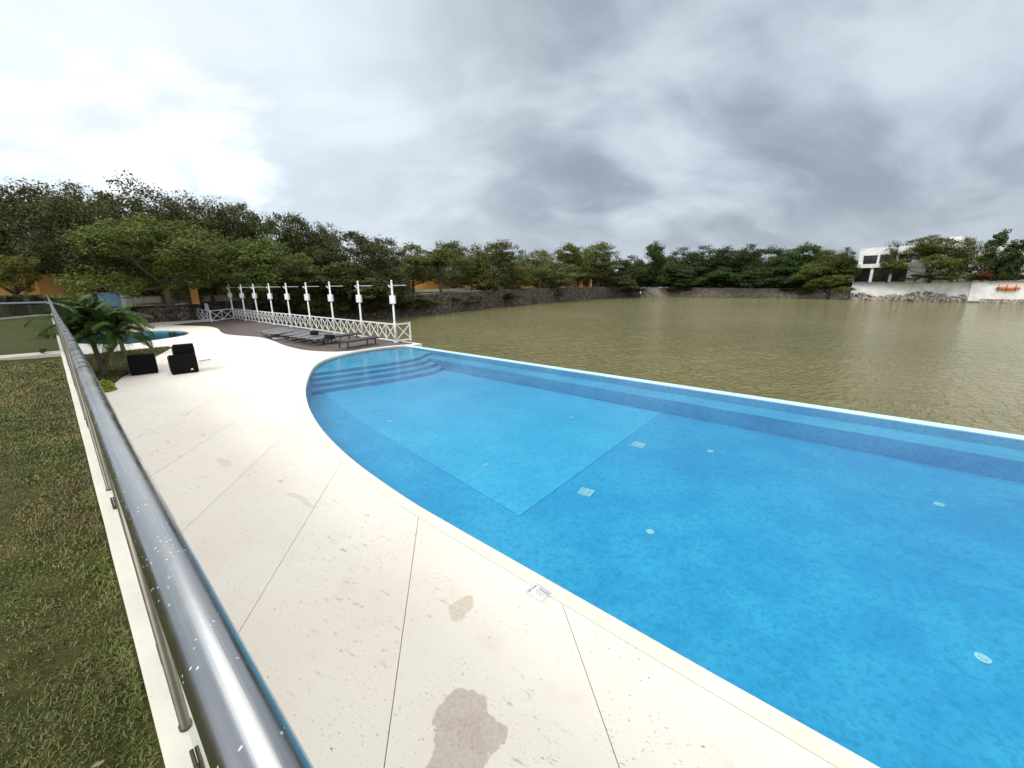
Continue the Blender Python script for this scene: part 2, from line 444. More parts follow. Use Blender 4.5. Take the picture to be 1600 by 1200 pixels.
M_BARKD = plain('dark_bark', (.055, .042, .034), .9, var=.3, scale=4, bump=.5)
M_PALMB = plain('palm_trunk_bark', (.15, .12, .085), .85, var=.35, scale=9, bump=.5)
M_WHITE = plain('white_paint', (.80, .80, .79), .45, var=.04)
M_WALLW = plain('white_render', (.80, .79, .77), .8, var=.13, scale=.9)
M_OCHRE = plain('ochre_render', (.72, .36, .10), .85, var=.16, scale=.35)
M_BLUEW = plain('blue_glazed_tile', (.15, .40, .70), .35, var=.10, scale=2)
M_WICK = None
def m_wicker(t, b, P):
    oc = t.add('ShaderNodeTexCoord').outputs['Object']
    wv = t.add('ShaderNodeTexWave', wave_type='BANDS', bands_direction='Z'); t.put(wv.inputs['Vector'], oc); wv.inputs['Scale'].default_value = 22; wv.inputs['Distortion'].default_value = .5
    wx = t.add('ShaderNodeTexWave', wave_type='BANDS', bands_direction='DIAGONAL'); t.put(wx.inputs['Vector'], oc); wx.inputs['Scale'].default_value = 16
    h = t.math('MULTIPLY', wv.outputs['Fac'], wx.outputs['Fac'])
    t.put(b.inputs['Base Color'], t.mix(h, (.003, .003, .0035), (.009, .0085, .009))); b.inputs['Roughness'].default_value = .5
    b.inputs['Specular IOR Level'].default_value = .12
    t.put(b.inputs['Normal'], t.bump(h, .6, .01))
M_WICK = mat('black_woven_rattan', m_wicker)
M_STEELD = plain('dark_steel_painted_reflection', (.10,.09,.07), .35, .8, var=.12, scale=12)  # brown base colour paints in the lawn and kerb mirrored by the posts
M_BLACK = plain('black_cushion', (.012, .012, .014), .8, var=.1, spec=.2)
M_DKMETAL = plain('dark_brown_metal', (.035, .03, .028), .5, .2)
M_SLING = plain('grey_sling_mesh', (.13, .14, .15), .7, var=.1)
M_GREYMET = plain('grey_metal', (.35, .36, .37), .4, .6)
def m_steel(t, b, P):
    q = t.vmath('DOT_PRODUCT', P, tuple(RD), out='Value')
    l = t.vmath('DOT_PRODUCT', P, tuple(RL), out='Value')
    cx = t.add('ShaderNodeCombineXYZ'); t.put(cx.inputs[0], t.math('MULTIPLY', q, .8)); t.put(cx.inputs[1], t.math('MULTIPLY', l, 90))
    sz = t.add('ShaderNodeSeparateXYZ'); t.put(sz.inputs[0], P); t.put(cx.inputs[2], t.math('MULTIPLY', sz.outputs[2], 90))
    br = t.noise(cx.outputs[0], 4, 4, .6)
    c = t.mix(br, (.33, .33, .33), (.48, .48, .48))
    # dried drips, specks, scratches
    sp = t.voro(t.vmath('ADD', P, t.vmath('MULTIPLY', t.noise(P, 70, 2, col=True), (.004,.004,.004))), 150)
    spn = t.noise(P, 24, 2, .5)
    spm = t.math('MULTIPLY', t.sstep(sp, .13, .19, 1, 0), t.sstep(spn, .46, .55))
    sp2 = t.math('MULTIPLY', t.sstep(t.voro(P, 55), .028, .05, 1, 0), t.sstep(t.noise(P, 9, 2), .45, .5))
    scr = t.sstep(t.noise(t.rot(t.scale(P, (1,1,1)), .9), 30, 2, .5, 2.5), .497, .503)
    scr2 = t.sstep(t.noise(P, 33, 1, .5, 3), .49, .497)
    sc = t.math('MULTIPLY', t.math('SUBTRACT', scr2, t.sstep(t.noise(P, 33, 1, .5, 3), .503, .51)), t.sstep(t.noise(P, 12, 2), .62, .68))
    m_ = t.math('MAXIMUM', t.math('MULTIPLY', spm, .8), t.math('MULTIPLY', sc, .5))
    dull = t.noise(P, 14, 4, .6)
    t.put(b.inputs['Base Color'], t.mix(t.math('MULTIPLY', m_, .55), c, (.8, .81, .8)))
    t.put(b.inputs['Metallic'], t.math('SUBTRACT', 1.0, t.math('MULTIPLY', m_, .6)))
    t.put(b.inputs['Roughness'], t.math('MAXIMUM', t.sstep(dull, .3, .7, .17, .28), t.math('MULTIPLY', m_, .8)))
    t.put(b.inputs['Normal'], t.bump(br, .06, .002))
M_STEEL = mat('brushed_stainless_steel', m_steel)
def m_glass(name='tinted_glass', tint=(.87, .94, .89)):
    m = bpy.data.materials.new(name); m.use_nodes = True; t = NT(m.node_tree); t.n.clear()
    out = t.add('ShaderNodeOutputMaterial'); P = t.add('ShaderNodeNewGeometry').outputs['Position']
    fr = t.add('ShaderNodeFresnel'); fr.inputs['IOR'].default_value = 1.5
    tr = t.add('ShaderNodeBsdfTransparent'); tr.inputs[0].default_value = (*tint, 1)
    gl = t.add('ShaderNodeBsdfGlossy'); gl.inputs['Roughness'].default_value = .03; gl.inputs[0].default_value = (.9, .92, .9, 1)
    df = t.add('ShaderNodeBsdfDiffuse'); df.inputs[0].default_value = (.30, .29, .24, 1)
    ms = t.add('ShaderNodeMixShader'); t.put(ms.inputs[0], fr.outputs[0]); t.l.new(tr.outputs[0], ms.inputs[1]); t.l.new(gl.outputs[0], ms.inputs[2])
    dirt = t.sstep(t.noise(P, 3, 5, .7), .35, .75, .02, .12)
    m2 = t.add('ShaderNodeMixShader'); t.put(m2.inputs[0], dirt); t.l.new(ms.outputs[0], m2.inputs[1]); t.l.new(df.outputs[0], m2.inputs[2])
    t.l.new(m2.outputs[0], out.inputs['Surface']); return m
M_GLASS = m_glass()
M_GLASS2 = m_glass('dusty_glass_painted_reflection', (.20, .20, .15))  # dark tint paints the brown grazing reflection into the dusty panels
M_WIN = plain('dark_window_glass', (.012, .014, .018), .08, spec=.8)
M_ORANGE = plain('orange_plastic', (.75, .18, .03), .4)
M_GREENT = plain('green_tarpaulin', (.02, .13, .11), .7)
M_DISC = plain('weathered_white_plastic', (.72, .71, .68), .6)
M_REDW = plain('reddish_wood', (.16, .055, .03), .7)

# ------------------------------------------------------------------ outlines
TERR_LAT = .125                                  # outer face of the terrace wall
S2 = [(-4.85, 19.25), (-5.75, 18.75), (-6.6, 17.9), (-7.15, 16.8), (-7.38, 15.6), (-7.2, 14.3), (-6.63, 12.7), (-5.85, 10.9),
      (-5.06, 9.43), (-4.29, 8.2), (-3.45, 7.05), (-2.5, 5.93), (-1.45, 4.86), (-.75, 4.23), (0., 3.58), (.6, 3.06),
      (1.42, 2.35), (2.2, 1.68), (6, -1.62), (14, -8.56)]
EDGE = resample(S2, .18)
FD = Vector((.7585, -.6517, 0)).normalized(); FN = Vector((-FD.y, FD.x, 0))     # far rim direction, outward normal
rim0 = Vector((-4.85, 19.25, 0)); rim1 = rim0 + FD*48
rimin = 0.30
E_IN0, E_IN1 = rim0-FN*rimin, rim1-FN*rimin
pool_poly = [p.copy() for p in EDGE] + [Vector((E_IN1.x-12, E_IN1.y-8, 0)), E_IN1, E_IN0+FD*.05]
pool_poly = [p for p in EDGE] + [EDGE[-1]+Vector((10,-6,0)), E_IN1, E_IN0+FD*.02]
coping_out = offset(EDGE, -.17)
if (coping_out[40]-Vector((-20,0,0))).length > (EDGE[40]-Vector((-20,0,0))).length: coping_out = offset(EDGE, .17)
csign = -1 if (offset(EDGE, -.17)[40]-coping_out[40]).length < 1e-6 else 1

# wood deck outline: shore side along the fence, terrace side wavy
P1, P9 = Vector((-25.44, 36.89, 0)), Vector((-5.82, 19.95, 0))
fd = (P9-P1).normalized(); fn = Vector((-fd.y, fd.x, 0))     # fn points out over the lake
if fn.y < 0: fn = -fn
wavy = [gp(*p) for p in [(268,508.2),(300,509),(327,510.3),(340,513.5),(347,520),(360,523.2),(394,525.7),(413,528),(427,532.5),(446,540),(470,546),(494,548.6),(525,549.6),(545,548.6)]]
wavy = resample(wavy, .4)
deck_poly = wavy + [Vector((-7.35, 17.55, 0))] 
cop_far = [p for p in coping_out[:14]][::-1]
deck_poly = wavy + [p for p in cop_far if p.y > 17.3] + [Vector((-4.95, 19.75, 0)), P9+fn*.35+fd*.55, P1+fn*.35-fd*.4, gp(331,502.6)+Vector((.1,.5,0)), gp(322,502.6), gp(300,504)]

# terrace outline
wall_near, wall_far = wp(-9, TERR_LAT), wp(44, TERR_LAT)
terr_poly = [p for p in coping_out if p.y > -8] 
terr_poly = [wall_near] + terr_poly[::-1]
k_end = wp(-9, 3.2)
back_wall_base = [wp(44.5, TERR_LAT), gp(140,503), gp(203,503.5), gp(226,505.3), gp(262,503), gp(305,500.2)]
terr_poly = [p for p in coping_out][::-1]                    # from near-right to pool head
terr_poly += [Vector((-6.2, 19.8, 0)), Vector((-5.2, 20.4, 0))][:0]
terr_poly += [Vector((p.x, p.y, 0)) for p in wavy[::-1] if p.y > 17.3]
terr_poly += [gp(300,503.4), gp(322,502.0), gp(331,501.9)+Vector((.1,.6,0)), gp(325,497.5), gp(305,499.9), gp(262,502.7), gp(226,505.0), gp(203,503.2), gp(140,502.7), wp(44, TERR_LAT), wall_near]
KID = resample([gp(297,520), gp(285,517.2), gp(262,516.3), gp(234,517), gp(205,519.5), Vector((-27.6, 25.0,0)), Vector((-26.8,22.6,0)), Vector((-23.8,21.3,0)), gp(200,537.5), gp(230,533), gp(265,528), gp(288,524), gp(297,520)], .5)[:-1]

def region(outline, holes, joints, gap=.012):
    """triangulate outline minus holes minus thin joints -> list of pieces, each (verts, tris)"""
    vs, es = [], []
    def loop(L):
        b = len(vs); vs.extend([Vector((p.x, p.y)) for p in L]); es.extend([(b+i, b+(i+1) % len(L)) for i in range(len(L))])
    loop(outline)
    for h in holes: loop(h)
    jl = []
    for poly in joints:
        poly = [Vector((p[0], p[1], 0)) for p in poly]
        a, c = offset(poly, gap/2), offset(poly, -gap/2)
        ring = a + c[::-1]; loop(ring); jl.append(ring)
    r = delaunay_2d_cdt(vs, es, [], 0, 1e-5)
    V, F = r[0], r[2]
    keep = []
    for f in F:
        c = sum((V[i] for i in f), Vector((0, 0)))/len(f)
        if inside(c, outline) and not any(inside(c, h) for h in holes) and not any(inside(c, j) for j in jl): keep.append(f)
    par = list(range(len(keep)))
    def find(i):
        while par[i] != i: par[i] = par[par[i]]; i = par[i]
        return i
    ed = {}
    for k, f in enumerate(keep):
        for a, b_ in zip(f, f[1:]+f[:1]):
            e = (min(a, b_), max(a, b_))
            if e in ed: par[find(k)] = find(ed[e])
            else: ed[e] = k
    comps = {}
    for k, f in enumerate(keep): comps.setdefault(find(k), []).append(f)
    out = []
    for fs in comps.values():
        ids = sorted({i for f in fs for i in f}); mp = {i: k for k, i in enumerate(ids)}
        out.append(([V[i] for i in ids], [[mp[i] for i in f] for f in fs]))
    return out
def piece(name, pc, z0, z1, m, parent=None):
    bm = bmesh.new(); vs = [bm.verts.new((v.x, v.y, z1)) for v in pc[0]]
    for f in pc[1]: bm.faces.new([vs[i] for i in f])
    bmesh.ops.recalc_face_normals(bm, faces=bm.faces[:])
    if sum(f.normal.z for f in bm.faces) < 0: bmesh.ops.reverse_faces(bm, faces=bm.faces[:])
    if z0 is not None:
        be = [e for e in bm.edges if len(e.link_faces) == 1]
        r = bmesh.ops.extrude_edge_only(bm, edges=be)
        for v in [g for g in r['geom'] if isinstance(g, bmesh.types.BMVert)]: v.co.z = z0
        bmesh.ops.recalc_face_normals(bm, faces=bm.faces[:])
    me = bpy.data.meshes.new(name); bm.to_mesh(me); bm.free()
    return link(name, me, m, parent)

# ------------------------------------------------------------------ terrace, coping, deck
def ext(a, b, pa=.0, pb=.0):
    a, b = gp(*a), gp(*b); d = (b-a).normalized(); return [a-d*pa, b+d*pb]
joints = [ext((968,1200),(873,928), 2.0, 0), ext((600,1200),(655,800), 2.5, .0), ext((378,980),(527,733), 3, 0), 
          ext((290,825),(470,655), 3.2, .0), ext((242,740),(472,590), 2, .0), ext((264.7,659),(432.5,573.8), 4, .9),
          ext((312,599),(369,575.6), 3, 0)]
def toward_pool(j, extra=.0):
    a, b = j; d = (b-a).normalized()
    p = b.copy()
    for _ in range(400):
        if not inside(p, terr_poly): break
        p = p+d*.02
    return [a, p+d*.05]
joints = [toward_pool(j) for j in joints[:5]] + joints[5:6]
terrace = empty('terrace', (0,0,0)); tag(terrace, kind='structure')
for pc in region(terr_poly, [KID], joints, .0065):
    if len(pc[1]) > 1: piece('slab', pc, -.05, 0, M_TERR, terrace)
base = region([p+Vector((0,0,0)) for p in terr_poly], [KID], [])
piece('slab_bedding', base[0], None, -.035, plain('mortar_bedding', (.44, .37, .30), .9, var=.4, scale=3), terrace)
cop = MB(); bm = cop.bm
oo = offset(EDGE, csign*.1665)
ra = [[bm.verts.new((p.x, p.y, z)) for p, z in ((e, -.14), (e, -.012), (e+(o-e)*.05, .003), (o, .003), (o, -.10))] for e, o in zip(EDGE, oo)]
for i in range(len(ra)-1):
    for k in range(4): bm.faces.new((ra[i][k], ra[i][k+1], ra[i+1][k+1], ra[i+1][k]))
tag(cop.build('coping', M_COP), kind='structure')
dk = region(deck_poly, [], [])
tag(piece('wooden_deck', max(dk, key=lambda p: len(p[1])), -1.5, .012, M_WOOD), kind='structure')

# ------------------------------------------------------------------ pool
pool = empty('pool'); tag(pool, kind='structure')
bm = bmesh.new()                                            # side walls
ring = EDGE
top = [bm.verts.new((p.x, p.y, -.10)) for p in ring]; bot = [bm.verts.new((p.x, p.y, -1.3)) for p in ring]
for i in range(len(ring)-1): bm.faces.new((top[i], top[i+1], bot[i+1], bot[i]))
me = bpy.data.meshes.new('side_wall'); bm.to_mesh(me); bm.free(); link('side_wall', me, M_TILE, pool)
WL = -.05
def prism(name, pts, z0, z1, m, parent): 
    r = region([Vector((p[0], p[1], 0)) for p in pts], [], [])
    return piece(name, max(r, key=lambda q: len(q[1])), z0, z1, m, parent)
flr = [p for p in pool_poly]
prism('floor', flr, None, -.632, M_TILE, pool)
pl = [gp(600,680,-.62), gp(812,806,-.62), gp(985,680,-.62)]
pd1 = (pl[2]-pl[1]).normalized(); pd0 = (pl[0]-pl[1]).normalized()
q2 = pl[1]+pd1*(((E_IN0-FN*.75-pl[1]).dot(FN))/pd1.dot(FN))
plateau = [pl[1], q2, E_IN0-FN*.75+FD*1.0, E_IN0-FN*.7+FD*.2, Vector((-7.6, 15, 0)), Vector((-7.3,14,0)), pl[1]+pd0*6.2, pl[1]+pd0*4.5]
prism('plateau', plateau, -.92, -.62, M_TILEL, pool)
# bench along the far rim
prism('bench', [E_IN0+FD*.1, E_IN1, E_IN1-FN*.72, E_IN0-FN*.72+FD*.9], -.92, -.25, M_TILE, pool)
# entry steps: convex arcs
def arc_pts(off):
    a, m_, b_ = Vector((-7.9, 13.0, 0)), Vector((-5.15, 15.05, 0)), E_IN0-FN*.02+FD*1.9
    pts = resample([a-Vector((.8,.5,0)), a, m_, Vector((-4.0, 16.3, 0)), b_+Vector((-.2,-.5,0)), b_], .3)
    return [p+FD*off for p in pts]
for i, z in enumerate((-.15, -.26, -.37, -.49)):
    A = arc_pts(.42*i)
    back = [E_IN0+FD*.03, E_IN0-FD*.4-FN*.4, Vector((-7.6, 18.0, 0)), Vector((-8.6, 16.5, 0)), Vector((-8.8, 13.5, 0))]
    A = [p for p in A if (p-E_IN0).dot(FN) < -.005]
    r = region(A + [E_IN0+FD*(.06)-FN*.01] + [Vector((-6.7,17.95,0)), Vector((-7.42,16.2,0)), Vector((-7.6,14.6,0)), Vector((-8.0,13.2,0))], [], [])
    piece('step', max(r, key=lambda q: len(q[1])), -.92, z, M_TILE, pool)
# rim
rm = MB()
rr = [rim0-FD*.25, rim1, rim1-FN*rimin, rim0-FN*rimin-FD*.1]
rm.poly(rr, -1.7, -.046); rm.build('overflow_rim', M_RIM, pool)
bm = bmesh.new(); bm.faces.new([bm.verts.new((p.x,p.y,z)) for p, z in ((rim0-FN*(rimin+.003), -.07),(E_IN1-FN*.003,-.07),(E_IN1-FN*.003,-.9),(rim0-FN*(rimin+.003),-.9))])
me = bpy.data.meshes.new('rim_lining'); bm.to_mesh(me); bm.free(); link('rim_lining', me, M_TILE, pool)
hd = MB(); hd.poly([rim0+FN*.55-FD*1.6, rim0+FN*.55+FD*.05, rim0+FD*.02+FN*.002, rim0-FD*.9-FN*.05], -1.6, -.02)
hd.build('corner_block', M_COP, pool)
# drains and fittings on the floor
def on_floor(u, v, z): return gp(u, v, z)
for (u, v, z, rz) in ((916,769,-.632,.15), (998,695,-.632,.1)):
    c = on_floor(u, v, z+.012); g = MB(); s = .21 if u < 950 else .24
    a = math.atan2(FD.y, FD.x)+rz
    ca, sa = math.cos(a), math.sin(a)
    for k in range(7):
        o = (k/6-.5)*s
        g.box((c.x-sa*o, c.y+ca*o, c.z), (s, s*.085, .02), a)
    for o in (-.5, 0, .5): g.box((c.x+ca*o*s, c.y+sa*o*s, c.z+.002), (s*.08, s*1.08, .02), a)
    go = g.build('floor_grate', M_WHITE, pool)
for (u, v, z, r) in ((760,727,-.62,0.041), (893,653,-.62,0.056), (1110,706,-.632,0.060), (1016,832,-.632,0.053), (1467,789,-.632,0.064), (1535,1030,-.632,0.056), (609,659,-.62,.06)):
    c = on_floor(u, v, z); g = MB(); g.cyl(c, r, .018, 18); g.cyl(c+Vector((0,0,.018)), r*.55, .012, 14)
    g.build('inlet_cover', M_WHITE, pool)
# water body (closed, absorbing)
wpoly = [p for p in offset(EDGE, csign*.02)] + [EDGE[-1]+Vector((10,-6,0)), E_IN1+FN*.02, E_IN0+FN*.01-FD*.03]
r = region(wpoly, [], [])
pcw = max(r, key=lambda q: len(q[1]))
bm = bmesh.new(); tv = [bm.verts.new((v.x, v.y, WL)) for v in pcw[0]]; bv = [bm.verts.new((v.x, v.y, -1.1)) for v in pcw[0]]
for f in pcw[1]:
    bm.faces.new([tv[i] for i in f]); bm.faces.new([bv[i] for i in f][::-1])
for e in [e for e in bm.edges if len(e.link_faces) == 1 and e.verts[0].co.z > -.5]:
    i, j = tv.index(e.verts[0]), tv.index(e.verts[1]); bm.faces.new((tv[i], tv[j], bv[j], bv[i]))
bmesh.ops.recalc_face_normals(bm, faces=bm.faces[:])
me = bpy.data.meshes.new('pool_water'); bm.to_mesh(me); bm.free()
tag(link('pool_water', me, M_POOLW), kind='structure')
# small pool
kp = empty('small_pool'); tag(kp, kind='structure')
bm = bmesh.new(); n = len(KID)
top = [bm.verts.new((p.x, p.y, -.002)) for p in KID]; bot = [bm.verts.new((p.x, p.y, -.32)) for p in KID]
for i in range(n): bm.faces.new((top[i], top[(i+1)%n], bot[(i+1)%n], bot[i]))
bm.faces.new(bot); me = bpy.data.meshes.new('basin'); bm.to_mesh(me); bm.free(); link('basin', me, M_TILEL, kp)
g = MB(); ctr = sum(KID, Vector())/n
g.poly([ctr+(p-ctr)*.999 for p in KID], -.31, -.06); tag(g.build('small_pool_water', M_KIDW), kind='structure')

# ------------------------------------------------------------------ lake and ground
LZ = -1.4
shore = [(gp(305,500.2), 1.32), (Vector((-31.8,41,0)), 1.3), (Vector((-27,49,0)), 1.35), (gp(640,494,LZ), 1.4), (gp(675,491.5,LZ), 1.5), (gp(720,486.5,LZ), 1.6), (gp(780,480,LZ), 1.7), (gp(895,469.8,LZ), 1.7), (gp(1000,463.2,LZ), 1.7),
         (gp(1070,463.5,LZ), 1.2), (gp(1140,464,LZ), 1.1), (gp(1277,466.5,LZ), .9), (gp(1322,467.8,LZ), 1.0), (gp(1326,468,LZ), 2.3), (gp(1420,470,LZ), 2.3), (gp(1600,473,LZ), 2.3), (gp(1600,473,LZ)+Vector((32,-25,0)), 2.3)]
hole = [(wp(-25, .0), 1.40), (wp(0, .0), 1.40), (wp(20, .0), 1.40), (wp(44.5, .0), 1.40), (gp(140,503)+Vector((-.2,.3,0)), 1.35), (gp(203,503.5)+Vector((0,.3,0)), 1.32), (gp(226,505.3)+Vector((0,.3,0)), 1.32), (gp(262,503)+Vector((0,.3,0)), 1.32)]
inner = [(p, z) for p, z in hole] + [(p+Vector((0,.2,0)), z) for p, z in shore] + [(Vector((150,-20,0)), 2.3), (Vector((110,-80,0)), 2), (Vector((40,-80,0)), 1.5)]
C0 = Vector((25, 38, 0)); ks = (1.0, 1.03, 1.12, 1.4, 2.2, 5, 18, 60)
Pg = np.zeros((len(inner)+1, len(ks), 3))
for i in range(len(inner)+1):
    p, z = inner[i % len(inner)]
    for k, s in enumerate(ks):
        q = C0+(Vector((p.x, p.y, 0))-C0)*s
        zz = z+(1.9-z)*min(1, (s-1)/.4) if z < 1.3 and s > 1 else z + (.25*min(1, s-1) if z < 1.6 else 0)
        Pg[i, k] = (q.x, q.y, zz)
go = link('ground', grid_mesh('ground', Pg, False), M_GROUND); tag(go, kind='structure')
bm = bmesh.new(); bm.from_mesh(go.data); bmesh.ops.recalc_face_normals(bm, faces=bm.faces[:])
if sum(f.normal.z*f.calc_area() for f in bm.faces) < 0: bmesh.ops.reverse_faces(bm, faces=bm.faces[:])
bm.to_mesh(go.data); bm.free()
g = MB(); vs = [g.bm.verts.new((x, y, LZ)) for x, y in ((-60,-100),(200,-100),(200,160),(-60,160))]; g.bm.faces.new(vs)
lake = g.build('lake', M_LAKE); tag(lake, kind='structure')

def rough_wall(name, pts, z0, m, label, thick=.35, amp=.22, res=.28, batter=.12):
    """rubble retaining wall along points (p, top z): displaced face with a top"""
    cols = []
    P_ = []
    tops = []
    for i in range(len(pts)-1):
        a, za = pts[i]; b_, zb = pts[i+1]; L = (b_-a).length; k = max(1, int(L/res)) 
        k = min(k, 160)
        for j in range(k): t_ = j/k; P_.append(Vector((a.x+(b_.x-a.x)*t_, a.y+(b_.y-a.y)*t_, 0))); tops.append(za+(zb-za)*t_)
    P_.append(Vector((pts[-1][0].x, pts[-1][0].y, 0))); tops.append(pts[-1][1])
    n_ = len(P_); mrow = 12
    A = np.zeros((n_, mrow+2, 3))
    for i, p in enumerate(P_):
        t_ = (P_[min(i+1, n_-1)]-P_[max(i-1, 0)]).normalized(); nr = Vector((t_.y, -t_.x, 0))
        for k in range(mrow+1):
            f = k/mrow; z = z0+(tops[i]-z0)*f
            q = Vector((p.x, p.y, z))
            dsp = amp*(noise.noise(q*1.7)*.6+noise.noise(q*.6)*.8+noise.cell(q*1.6)*.35)
            zz = z + (.14*noise.noise(Vector((p.x*.9, p.y*.9, 3))) if k == mrow else 0)
            A[i, k] = (p.x+nr.x*(dsp-batter*f), p.y+nr.y*(dsp-batter*f), zz)
        A[i, mrow+1] = (p.x-nr.x*(thick+.5), p.y-nr.y*(thick+.5), tops[i]+.02)
    o = link(name, grid_mesh(name, A, False), m); return tag(o, label, 'wall')
rough_wall('retaining_wall', [(gp(203,503.3), 1.34), (gp(226,505.1), 1.34), (gp(262,502.8), 1.34), (gp(305,500.0), 1.34), (Vector((-31.8,41,0)), 1.32), (Vector((-27,49,0)), 1.38), (gp(640,494,LZ), 1.45), (gp(675,491.5,LZ), 1.55), (gp(720,486.5,LZ), 1.65),
     (gp(780,480,LZ), 1.75), (gp(895,469.8,LZ), 1.75), (gp(1000,463.2,LZ), 1.75)], -1.6, M_ROCK, 'long dark rubble retaining wall behind the wooden deck and along the left lake bank')
rough_wall('bank_wall', [(gp(1001,463.2,LZ), 1.3), (gp(1070,463.5,LZ), 1.2), (gp(1140,464,LZ), 1.1), (gp(1277,466.5,LZ), .9), (gp(1324,467.8,LZ), 1.0)], -1.6, M_ROCK2, 'low pale rubble bank wall under the dark trees across the lake', amp=.4, res=.5)
# pale cap along the top of the retaining wall
capm = MB()
cap_line = [gp(203,503.3), gp(226,505.1), gp(262,502.8), gp(305,500.0), Vector((-31.8,41,0)), Vector((-27,49,0)), gp(640,494,LZ), gp(675,491.5,LZ), gp(720,486.5,LZ), gp(780,480,LZ), gp(895,469.8,LZ), gp(1000,463.2,LZ)]
cz = [1.38,1.38,1.38,1.38,1.36,1.42,1.5,1.6,1.7,1.8,1.8,1.8]
cb = offset([Vector((p.x,p.y,0)) for p in cap_line], .55 if True else 0); cb2 = offset([Vector((p.x,p.y,0)) for p in cap_line], 1.6)
for i in range(len(cap_line)-1):
    q = [capm.bm.verts.new((p.x, p.y, z)) for p, z in ((cb[i], cz[i]), (cb[i+1], cz[i+1]), (cb2[i+1], cz[i+1]+.01), (cb2[i], cz[i]+.01))]; capm.bm.faces.new(q)
tag(capm.build('path', plain('worn_concrete', (.42, .38, .31), .9, var=.3, scale=.8)), kind='structure')

# ------------------------------------------------------------------ lawn in front, terrace wall with glass railing
lw = empty('terrace_wall', wp(0,0,0)); tag(lw, 'cream concrete terrace wall with a flat kerb top running beside the lawn under the glass railing', 'wall')
CZ = 1.47
g = MB()
NK = 120
Pk = np.zeros((NK, 6, 3))
for i in range(NK):
    f = -10+54.5*(i/(NK-1))**1.6 if True else 0
    jit = .004*noise.noise(Vector((f*1.7, 0, 0)))+.003*noise.noise(Vector((f*6, 3, 0)))
    for k, (l, z) in enumerate(((-.034+jit, 1.30), (-.034+jit, CZ-.006), (-.028+jit, CZ), (.115, CZ), (.125, CZ-.01), (.125, -.1))):
        Pk[i, k] = wp(f, l, z)
# finer spacing near the camera
o = link('main_wall', grid_mesh('main_wall', Pk, False), M_CURB, lw)
CA, CB = wp(12.95, 0), wp(34.2, 0)
CD = (gp(0,560,CZ)-gp(97,552,CZ)); CD.z = 0; CD.normalize()       # cross walls head left
CD2 = (gp(0,497,CZ)-gp(80,490,CZ)); CD2.z = 0; CD2.normalize()
lw2 = []
for C, D_, nm in ((CA, CD, 'near'), (CB, CD2, 'far')):
    e = empty('cross_wall', (0,0,0)); 
    tag(e, 'low cream kerb wall crossing the lawn under the '+('nearer' if nm == 'near' else 'farther')+' glass fence', 'wall')
    nn_ = Vector((-D_.y, D_.x, 0)); 
    if nn_.dot(RD) < 0: nn_ = -nn_
    a = C-RL*.034; wdt = .55 if nm == 'near' else .6
    a = Vector((a.x, a.y, 0)); b_ = a+D_*30
    mb = MB(); mb.poly([a, b_, b_+nn_*wdt, a+nn_*wdt], 1.30, CZ-.003); mb.build('kerb', M_CURB, e)
    lw2.append((a, D_, nn_, e))

def rail_empty(label): return empty('glass_railing', (0,0,0), label=label, cat='railing')
rl = rail_empty('stainless steel handrail over glass panels running from the bottom edge along the terrace wall')
RZ, RAD, RLAT = 2.53, .0197, .0285
g = MB()
fs = [-1.0 + 35.4*(i/60)**1.5 for i in range(61)]
def rlat(f): return RLAT + .010*math.exp(-((f-3.2)/2.0)**2) 
g.tube([wp(f, rlat(f), RZ) for f in fs], RAD, 40)
g.build('handrail', M_STEEL, rl)
posts = [-.06, 1.40, 3.70, 6.0, 8.3, 10.6, 12.9, 15.2, 17.5, 19.8, 22.1, 24.4, 26.7, 29.0, 31.3, 33.6]
postm = MB(); postm.tube([(0,0,0),(0,0,.012),(0,0,.0121),(0,0,RZ-CZ-.01)], [.020,.020,.0165,.0165], 24); pm = postm.mesh('post')
for i, f in enumerate(posts[1:]):
    o = link('post', pm, M_STEELD, rl); o.location = wp(f, .032, CZ); o.rotation_euler = (0,0,math.atan2(RD.y, RD.x))
for i in range(len(posts)-1):
    a, b_ = posts[i]+.06, posts[i+1]-.05
    if i == 0: a = -1
    g = MB(); g.bar(wp(a, .034, (CZ+.05+RZ-.06)/2), wp(b_, .034, (CZ+.05+RZ-.06)/2), .010, RZ-CZ-.11); g.build('glass_panel', M_GLASS2, rl)
clampm = MB(); clampm.box((0,-.011,.036), (.055, .010, .060), bev=.003); clampm.box((0,.011,.036), (.055, .010, .060), bev=.003); clampm.box((0,0,.004), (.05,.03,.008)); cmh = clampm.mesh('clamp')
for i in range(len(posts)-1):
    for ff in ((posts[i]+1.28,) if i == 0 else (posts[i]+.35, posts[i+1]-.35)):
        o = link('clamp', cmh, M_STEELD, rl); o.location = wp(ff-.0, .034, CZ-.002); o.rotation_euler = (0,0,math.atan2(RD.y, RD.x)+PI)
